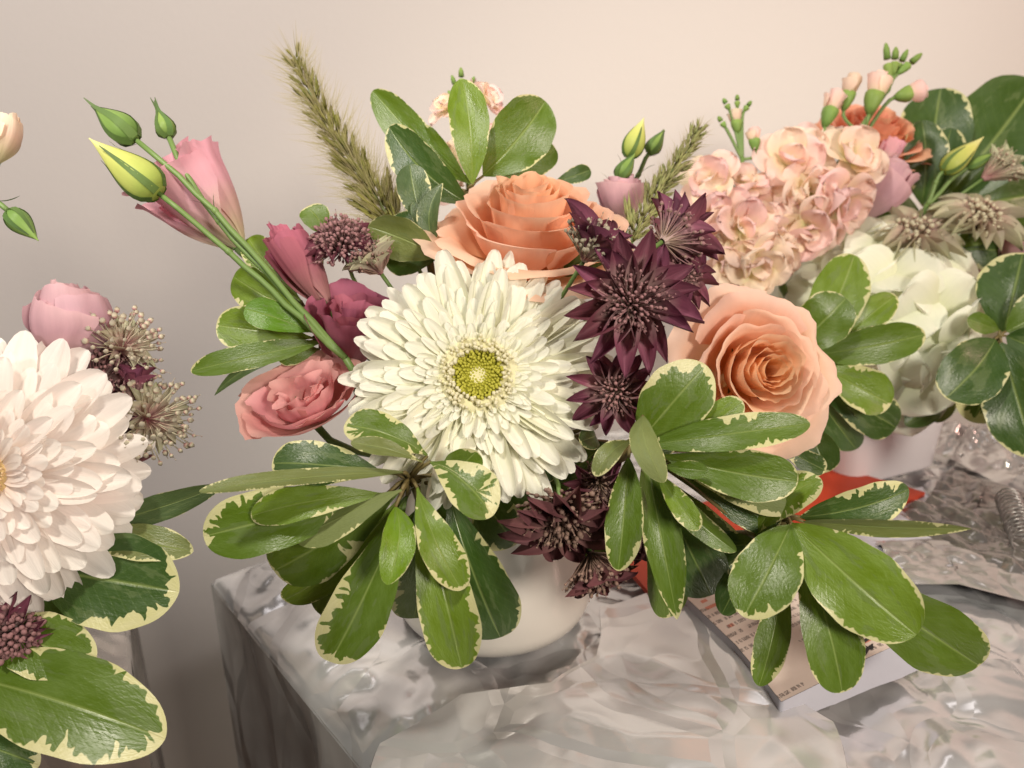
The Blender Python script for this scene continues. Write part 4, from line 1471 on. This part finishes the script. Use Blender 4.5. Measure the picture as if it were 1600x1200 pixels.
sprig('dark leaves standing behind the yellow bud at the top', (1450, 330, .645), 2, [
    ((1450, 330, .66), (1470, 138, .67), 110, dict(col=GD, var=.4, shape='oval')),
    ((1470, 320, .665), (1620, 128, .66), 150, dict(col=GD, var=.2, shape='oval', bow=.05)),
    ((1440, 320, .65), (1440, 188, .645), 66, dict(col=GD, var=.5, shape='oval', roll=10)),
    ((1455, 310, .65), (1486, 200, .645), 62, dict(col=GD, var=.5, shape='oval', roll=-10)),
    ((1440, 340, .655), (1370, 360, .655), 110, dict(col=GD, var=.1, shape='round')),
    ((1480, 330, .66), (1640, 300, .66), 150, dict(col=GD, var=.1, shape='oval')),
    ((1470, 330, .66), (1600, 390, .66), 110, dict(col=GM, var=.1, shape='oval')),
])
sprig('dark variegated leaves tucked under the pale astrantia', (1480, 405, .605), 2, [
    ((1485, 390, .605), (1572, 392, .60), 66, dict(col=GD, var=.7, shape='round')),
    ((1490, 385, .60), (1560, 350, .60), 40, dict(col=GB, var=.05, shape='oval')),
    ((1400, 415, .64), (1500, 450, .65), 90, dict(col=GD, var=.1)),
])
sprig('small dark leaf tip under the hydrangea at the vase rim', (1480, 620, .60), 2, [
    ((1482, 620, .60), (1414, 664, .592), 46, dict(col=GD, var=.1, shape='oval')),
    ((1490, 615, .60), (1462, 660, .594), 26, dict(col=GO, var=.9, shape='oval')),
])

# ================================================================== THE LEFT ARRANGEMENT
gerbera('blush white gerbera with thick layered petals, cut by the picture edge', (-20, 745, .362), cdir(.10, .10, 1), 236,
        [(26, 1.0, .26, .10, -.12, -6, 4), (26, 1.0, .255, .10, -.07, 0, 4), (26, .90, .24, .10, -.02, 4, 4),
         (28, .77, .20, .10, .02, 7, 5), (30, .63, .16, .11, .045, 11, 6), (34, .50, .12, .12, .065, 16, 7), (36, .38, .09, .14, .08, 24, 9)],
        'blush_petal', .16, 3, seed=15, disc_mats=('tan_anther', 'tan_anther'))
rose('lisianthus', 'rose pink closed lisianthus above the blush gerbera', 'lisianthus', (120, 570, .40), cdir(-.03, .95, .22), 76, 138, LO[1:], 'lilac_lisianthus', 3, 'lisianthus beside the blush gerbera', seed=121, half=(112, 92), ruffle=.10, furl=(.50, 1.22, .34))
rose('lisianthus', 'creamy peach bud high at the picture edge', 'lisianthus', (-4, 254, .41), cdir(.30, .94, .1), 30, 86, LO[3:], 'cream_bud', 3, 'lisianthus beside the blush gerbera', seed=122, half=(115, 100), ruffle=.05, furl=(.45, 1.25, .2))
bud_stem('single olive bud on a thin bent stem at the picture edge', (-60, 300, .41), 3, [
    ((14, 330, .41), (60, 376, .41), 34, dict(mat='bud_green', tips=.02, sep=.85)),
], 'bud stems', hubdir=(-.3, .9, 0))
LG = 'green tipped astrantia beside the blush gerbera'
astrantia('green tipped astrantia beside the rose pink lisianthus', (188, 548, .402), cdir(.62, .45, .35), 72, 3, 'pale_bract', 'pale_floret', openness=60, n=12, dome=0.95, nf=46, seed=131, group=LG, spread=78, bead=0.055, bl=.75, bw=.26)
astrantia('lowest green tipped astrantia against the shaded wall', (228, 655, .398), cdir(.66, .15, .45), 78, 3, 'pale_bract', 'pale_floret', openness=70, n=13, dome=0.95, nf=46, seed=132, group=LG, spread=78, bead=0.052, bl=.75, bw=.26)
astrantia('small closed dark astrantia between the two green tipped ones', (206, 625, .394), cdir(.22, .88, .2), 60, 3, openness=25, n=9, dome=.6, nf=30, seed=133, group=LG, spread=30, bw=.42)
astrantia('plum astrantia dome half behind the blush petals', (150, 600, .405), cdir(.3, .5, .7), 74, 3, 'plum_bract', 'plum_floret', openness=80, n=12, dome=.85, nf=150, seed=134, group=LG, spread=88, bead=.045)
astrantia('plum astrantia in the shade at the gerbera edge', (172, 652, .402), cdir(.4, -.1, .7), 62, 3, 'plum_bract', 'plum_floret', openness=70, n=12, dome=.6, nf=60, seed=135, group=LG)
astrantia('drooping brown astrantia under a blush petal', (190, 700, .40), cdir(.4, -.6, .3), 44, 3, 'dusk_bract', 'brown_floret', openness=45, n=9, nf=30, seed=136, group=LG)
astrantia('dark maroon astrantia under the blush gerbera', (22, 985, .365), cdir(.1, -.2, .9), 68, 3, 'plum_bract', 'plum_floret', openness=80, n=13, dome=.75, nf=150, seed=137, group=LG, spread=85, bead=.06)
sprig('broad dark variegated leaves under the blush gerbera', (30, 900, .39), 3, [
    ((150, 820, .392), (352, 756, .39), 46, dict(col=GG, var=.08, shape='lance', roll=10, bow=.04)),
    ((150, 830, .40), (308, 790, .405), 30, dict(col=GG, var=.2, shape='lance', roll=-15)),
    ((130, 845, .385), (302, 862, .378), 62, dict(col=GO, var=.35, bow=.06, shape='oval', roll=-20)),
    ((60, 890, .38), (280, 925, .368), 150, dict(col=GD, var=.5, bow=.06, shape='oval', fold=.08)),
    ((-10, 985, .37), (150, 1030, .362), 100, dict(col=GM, var=.45, shape='oval', fold=.1)),
    ((-90, 1050, .36), (258, 1155, .345), 150, dict(col=GM, var=.5, shape='oval', fold=.10, bow=.04)),
    ((-80, 1150, .362), (62, 1196, .362), 80, dict(col=GD, var=.5, shape='oval')),
    ((100, 880, .40), (40, 980, .40), 90, dict(col=GD, var=.1)),
    ((150, 640, .41), (190, 685, .41), 40, dict(col=GM, var=.1)),
])

# ================================================================== PAPERS AND WRAP ON THE PEDESTAL


def sheet(name, label, cat, corners, mat, nx=24, ny=18, z=.003, amp=.002, seed=0, thick=.0012, folds=0.0, wob=.0):
    """a paper lying on the pedestal; corners a,b,c,d as ground points"""
    a, b, c, d = [Vector((q.x, q.y, 0)) for q in corners]
    cen = (a + b + c + d) * .25
    root = thing(name, label, cat, (cen.x, cen.y, z))

    def f(u, v, dz=0.0):
        vv = v * .5 + .5
        p = (a * (1 - u) + b * u) * (1 - vv) + (d * (1 - u) + c * u) * vv
        p = p + Vector((noise.noise(Vector((u * 3, vv * 3, seed + 20))), noise.noise(Vector((u * 3, vv * 3, seed + 40))), 0)) * wob
        h = amp * (noise.noise(Vector((p.x * 14, p.y * 14, seed))) * .5 + .5) + folds * abs(noise.noise(Vector((p.x * 26, p.y * 10, seed + 4))))
        return Vector((p.x, p.y, z + h + dz))
    us = [i / nx for i in range(nx + 1)]
    vs = [-1 + 2 * j / ny for j in range(ny + 1)]
    put('sheet', grid_mesh('sheet', lambda u, v: f(u, v, thick), us, vs), mat, root)
    # rim down to the surface below, so that the paper has a real edge
    mb = MB()
    loop = [(u, -1) for u in us] + [(1, v) for v in vs[1:]] + [(u, 1) for u in reversed(us[:-1])] + [(0, v) for v in reversed(vs[1:-1])]
    n = len(loop)
    for (u, v) in loop:
        p = f(u, v, thick)
        mb.v.append(tuple(p)); mb.uv.append((u, v * .5 + .5))
        mb.v.append((p.x, p.y, z - .0022)); mb.uv.append((u, v * .5 + .5))
    for i in range(n):
        j = (i + 1) % n
        mb.f.append((2 * i, 2 * i + 1, 2 * j + 1, 2 * j))
    mb.build('edge', mat, root, smooth=False)
    return root


red = sheet('red_card', 'flat red card lying under the middle bouquet', 'card', [G(1036, 974), G(1442, 787), G(1292, 742), G(935, 852)], M['red'], z=.0085, amp=.001)
blue = sheet('white_paper', 'bluish white paper sheet under the newspaper and red card', 'paper', [G(1310, 900), G(1600, 900), G(1440, 770), G(1230, 800)], M['bluepaper'], z=.0025, amp=.003, folds=.004, seed=7, wob=.015, nx=40, ny=40)


def poly_sheet(root, name, pxs, z, mat, bump, seed, thick, edge_mat, edge_name, rot=24, n=12, rag=.004, scale=18, crisp=0.0, nr=15):
    A = [G(x, y, zc) for x, y, zc in pxs]
    cen = sum(A, Vector()) / len(A)
    m = len(A)
    pts = []
    for i in range(m):
        for k in range(n):
            p = A[i].lerp(A[(i + 1) % m], k / n)
            p += Vector((noise.noise(p * 22 + Vector((seed, 0, 0))), noise.noise(p * 22 + Vector((0, seed, 0))), 0)) * rag
            pts.append(p)
    N = len(pts)
    rings = [i / (nr - 1) for i in range(nr)]
    vs, fs, uvs = [], [], []
    ca, sa = math.cos(R(rot)), math.sin(R(rot))
    for r in rings:
        for p in pts:
            q = cen.lerp(p, max(r, .001))
            h = bump * (noise.noise(Vector((q.x * scale, q.y * scale, seed))) * .6 + 1.2 * (.5 - abs(noise.noise(Vector((q.x * scale * .8, q.y * scale * .8, seed + 7))))) + crisp * (.5 - abs(noise.noise(Vector((q.x * scale * 1.9, q.y * scale * 1.9, seed + 3))))))
            vs.append((q.x, q.y, max(q.z + h, .0012)))
            dx, dy = q.x - cen.x, q.y - cen.y
            uvs.append((.5 + (dx * ca + dy * sa) / .22, .5 + (-dx * sa + dy * ca) / .22))
    for r in range(len(rings) - 1):
        for i in range(N):
            j = (i + 1) % N
            fs.append((r * N + i, (r + 1) * N + i, (r + 1) * N + j, r * N + j))
    put(name, mesh_from(name, vs, fs, uvs), mat, root)
    mb = MB()
    for i in range(N):
        x, y, zz = vs[(len(rings) - 1) * N + i]
        k = 1 + .01 * noise.noise(Vector((i * .7, seed, 0)))
        mb.v.append((x, y, zz - .0003)); mb.uv.append((i / N, 1))
        mb.v.append((cen.x + (x - cen.x) * 1.012 * k, cen.y + (y - cen.y) * 1.012 * k, max(zz - thick, .0003))); mb.uv.append((i / N, 0))
    for i in range(N):
        j = (i + 1) % N
        mb.f.append((2 * i, 2 * i + 1, 2 * j + 1, 2 * j))
    mb.build(edge_name, edge_mat, root, smooth=True)


rt = thing('white_paper', 'crumpled pale sheet spread in front of the rounded vase', 'paper', G(1060, 1040), None)
poly_sheet(rt, 'sheet', [(945, 945, .006), (1010, 925, .006), (1085, 925, .006), (1170, 1004, .006), (1240, 1092, .007), (1300, 1130, .005), (1330, 1290, .004), (560, 1290, .004), (600, 1170, .005), (720, 1085, .005), (860, 1078, .005), (930, 1030, .006)], 0, M['sheen_paper'], .0042, 3.0, .003, M['sheen_paper'], 'edge', rag=.006, scale=20, n=26, crisp=.42, nr=70)
# folded newspaper with its white cut edge
newsz = .022


def news_stack():
    root = thing('newspaper', 'folded printed newspaper under the yellow green leaves', 'newspaper', G(1280, 980), None)
    poly_sheet(root, 'front_page', [(1062, 926, .012), (1150, 1008, .012), (1222, 1098, .013), (1312, 1052, .020), (1452, 985, .028), (1330, 905, .022), (1200, 875, .012)], 0, M['news'], .0020, 2.2, .026, M['bluepaper'], 'page_edges', rag=.0015, scale=16)
    # brush-like black print marks
    zt = newsz + .0022

    def stroke(pxs, r, zm):
        q = MB()
        zt = zm
        g = [G(x, y, zt) for x, y in pxs]
        q.tube(g, r, 5)
        for i_, v_ in enumerate(q.v):
            q.v[i_] = (v_[0], v_[1], zt + (v_[2] - zt) * .12 - .0009 + .0 * i_)
        return q
    for pxs, r in ([[(1345, 1015), (1350, 1005), (1358, 1010), (1352, 1020), (1345, 1015)], .0009], [[(1350, 1000), (1362, 993), (1374, 998), (1370, 1008), (1360, 1012)], .0011],
                   [[(1340, 1022), (1352, 1014), (1366, 1004), (1376, 992)], .0008], [[(1364, 1010), (1372, 1002), (1378, 1006)], .0009],
                   [[(1130, 962), (1142, 955), (1152, 966), (1140, 974), (1134, 968)], .0012], [[(1150, 960), (1160, 968), (1158, 976)], .0008], [[(1163, 966), (1170, 972), (1168, 980), (1176, 976)], .0008]):
        s = stroke(pxs, r, .0245 if pxs[0][0] > 1300 else .0135)
        s.build('print_mark', M['ink'], root)
    return root


news_stack()


# loose plastic film, dark strips for shade and a wire comb in the far right corner of the pedestal
def film(label, path, wpx, seed, mat, h=.02, name='plastic_film'):
    pts = [G(x, y) for x, y in path]
    cen = sum(pts, Vector()) / len(pts)
    root = thing(name, label, 'plastic film', (cen.x, cen.y, .002), 'loose plastic film')
    n = 40

    def at(u):
        x = u * (len(pts) - 1)
        i = min(len(pts) - 2, int(x))
        return pts[i].lerp(pts[i + 1], x - i)

    def f(u, v):
        p = at(u)
        d = (at(min(1, u + .02)) - at(max(0, u - .02))).normalized()
        s = Vector((-d.y, d.x, 0))
        k = abs(noise.noise(Vector((v * 2.2, u * 3.2, seed)))) + .6 * abs(noise.noise(Vector((v * 5, u * 6.5, seed + 3))))
        prof = (1 - v * v)
        return p + s * (v * wpx) + Vector((0, 0, .003 + h * prof * (.35 + 1.1 * k)))
    put('film', grid_mesh('film', f, [i / n for i in range(n + 1)], [-1 + i / 12 for i in range(25)]), mat, root)
    return root


film('crumpled ridge of clear grey wrap beside the square vase', [(1462, 690), (1530, 712), (1620, 758)], .035, 2.0, M['film'], .022)
film('flat dark strip standing in for shade in front of the square vase', [(1465, 765), (1540, 785), (1640, 835)], .04, 5.0, M['foil_dark'], .012)  # dark sheet laid where there is only shade
film('dark strip standing in for shade at the edge beyond the papers', [(1440, 800), (1520, 850), (1640, 900)], .035, 9.0, M['foil_dark'], .01)  # shade put in as a second dark sheet
film('pale sheet of wrap running out under the broad leaves', [(1380, 880), (1480, 880), (1640, 920)], .03, 12.0, M['film'], .008)
cb = thing('wire_spiral', 'thin metal wire spiral at the picture edge', 'wire', G(1590, 800), None)
mb = MB()
pts = []
A0, B0 = G(1575, 778, .018), G(1604, 850, .018)
for i in range(150):
    t = i / 149
    a = t * 2 * math.pi * 13
    p = A0.lerp(B0, t)
    d = (B0 - A0).normalized()
    s = Vector((-d.y, d.x, 0))
    pts.append(p + s * (math.cos(a) * .009) + Vector((0, 0, math.sin(a) * .009)))
mb.tube(pts, .0007, 5)
mb.build('coil', M['steel'], cb)
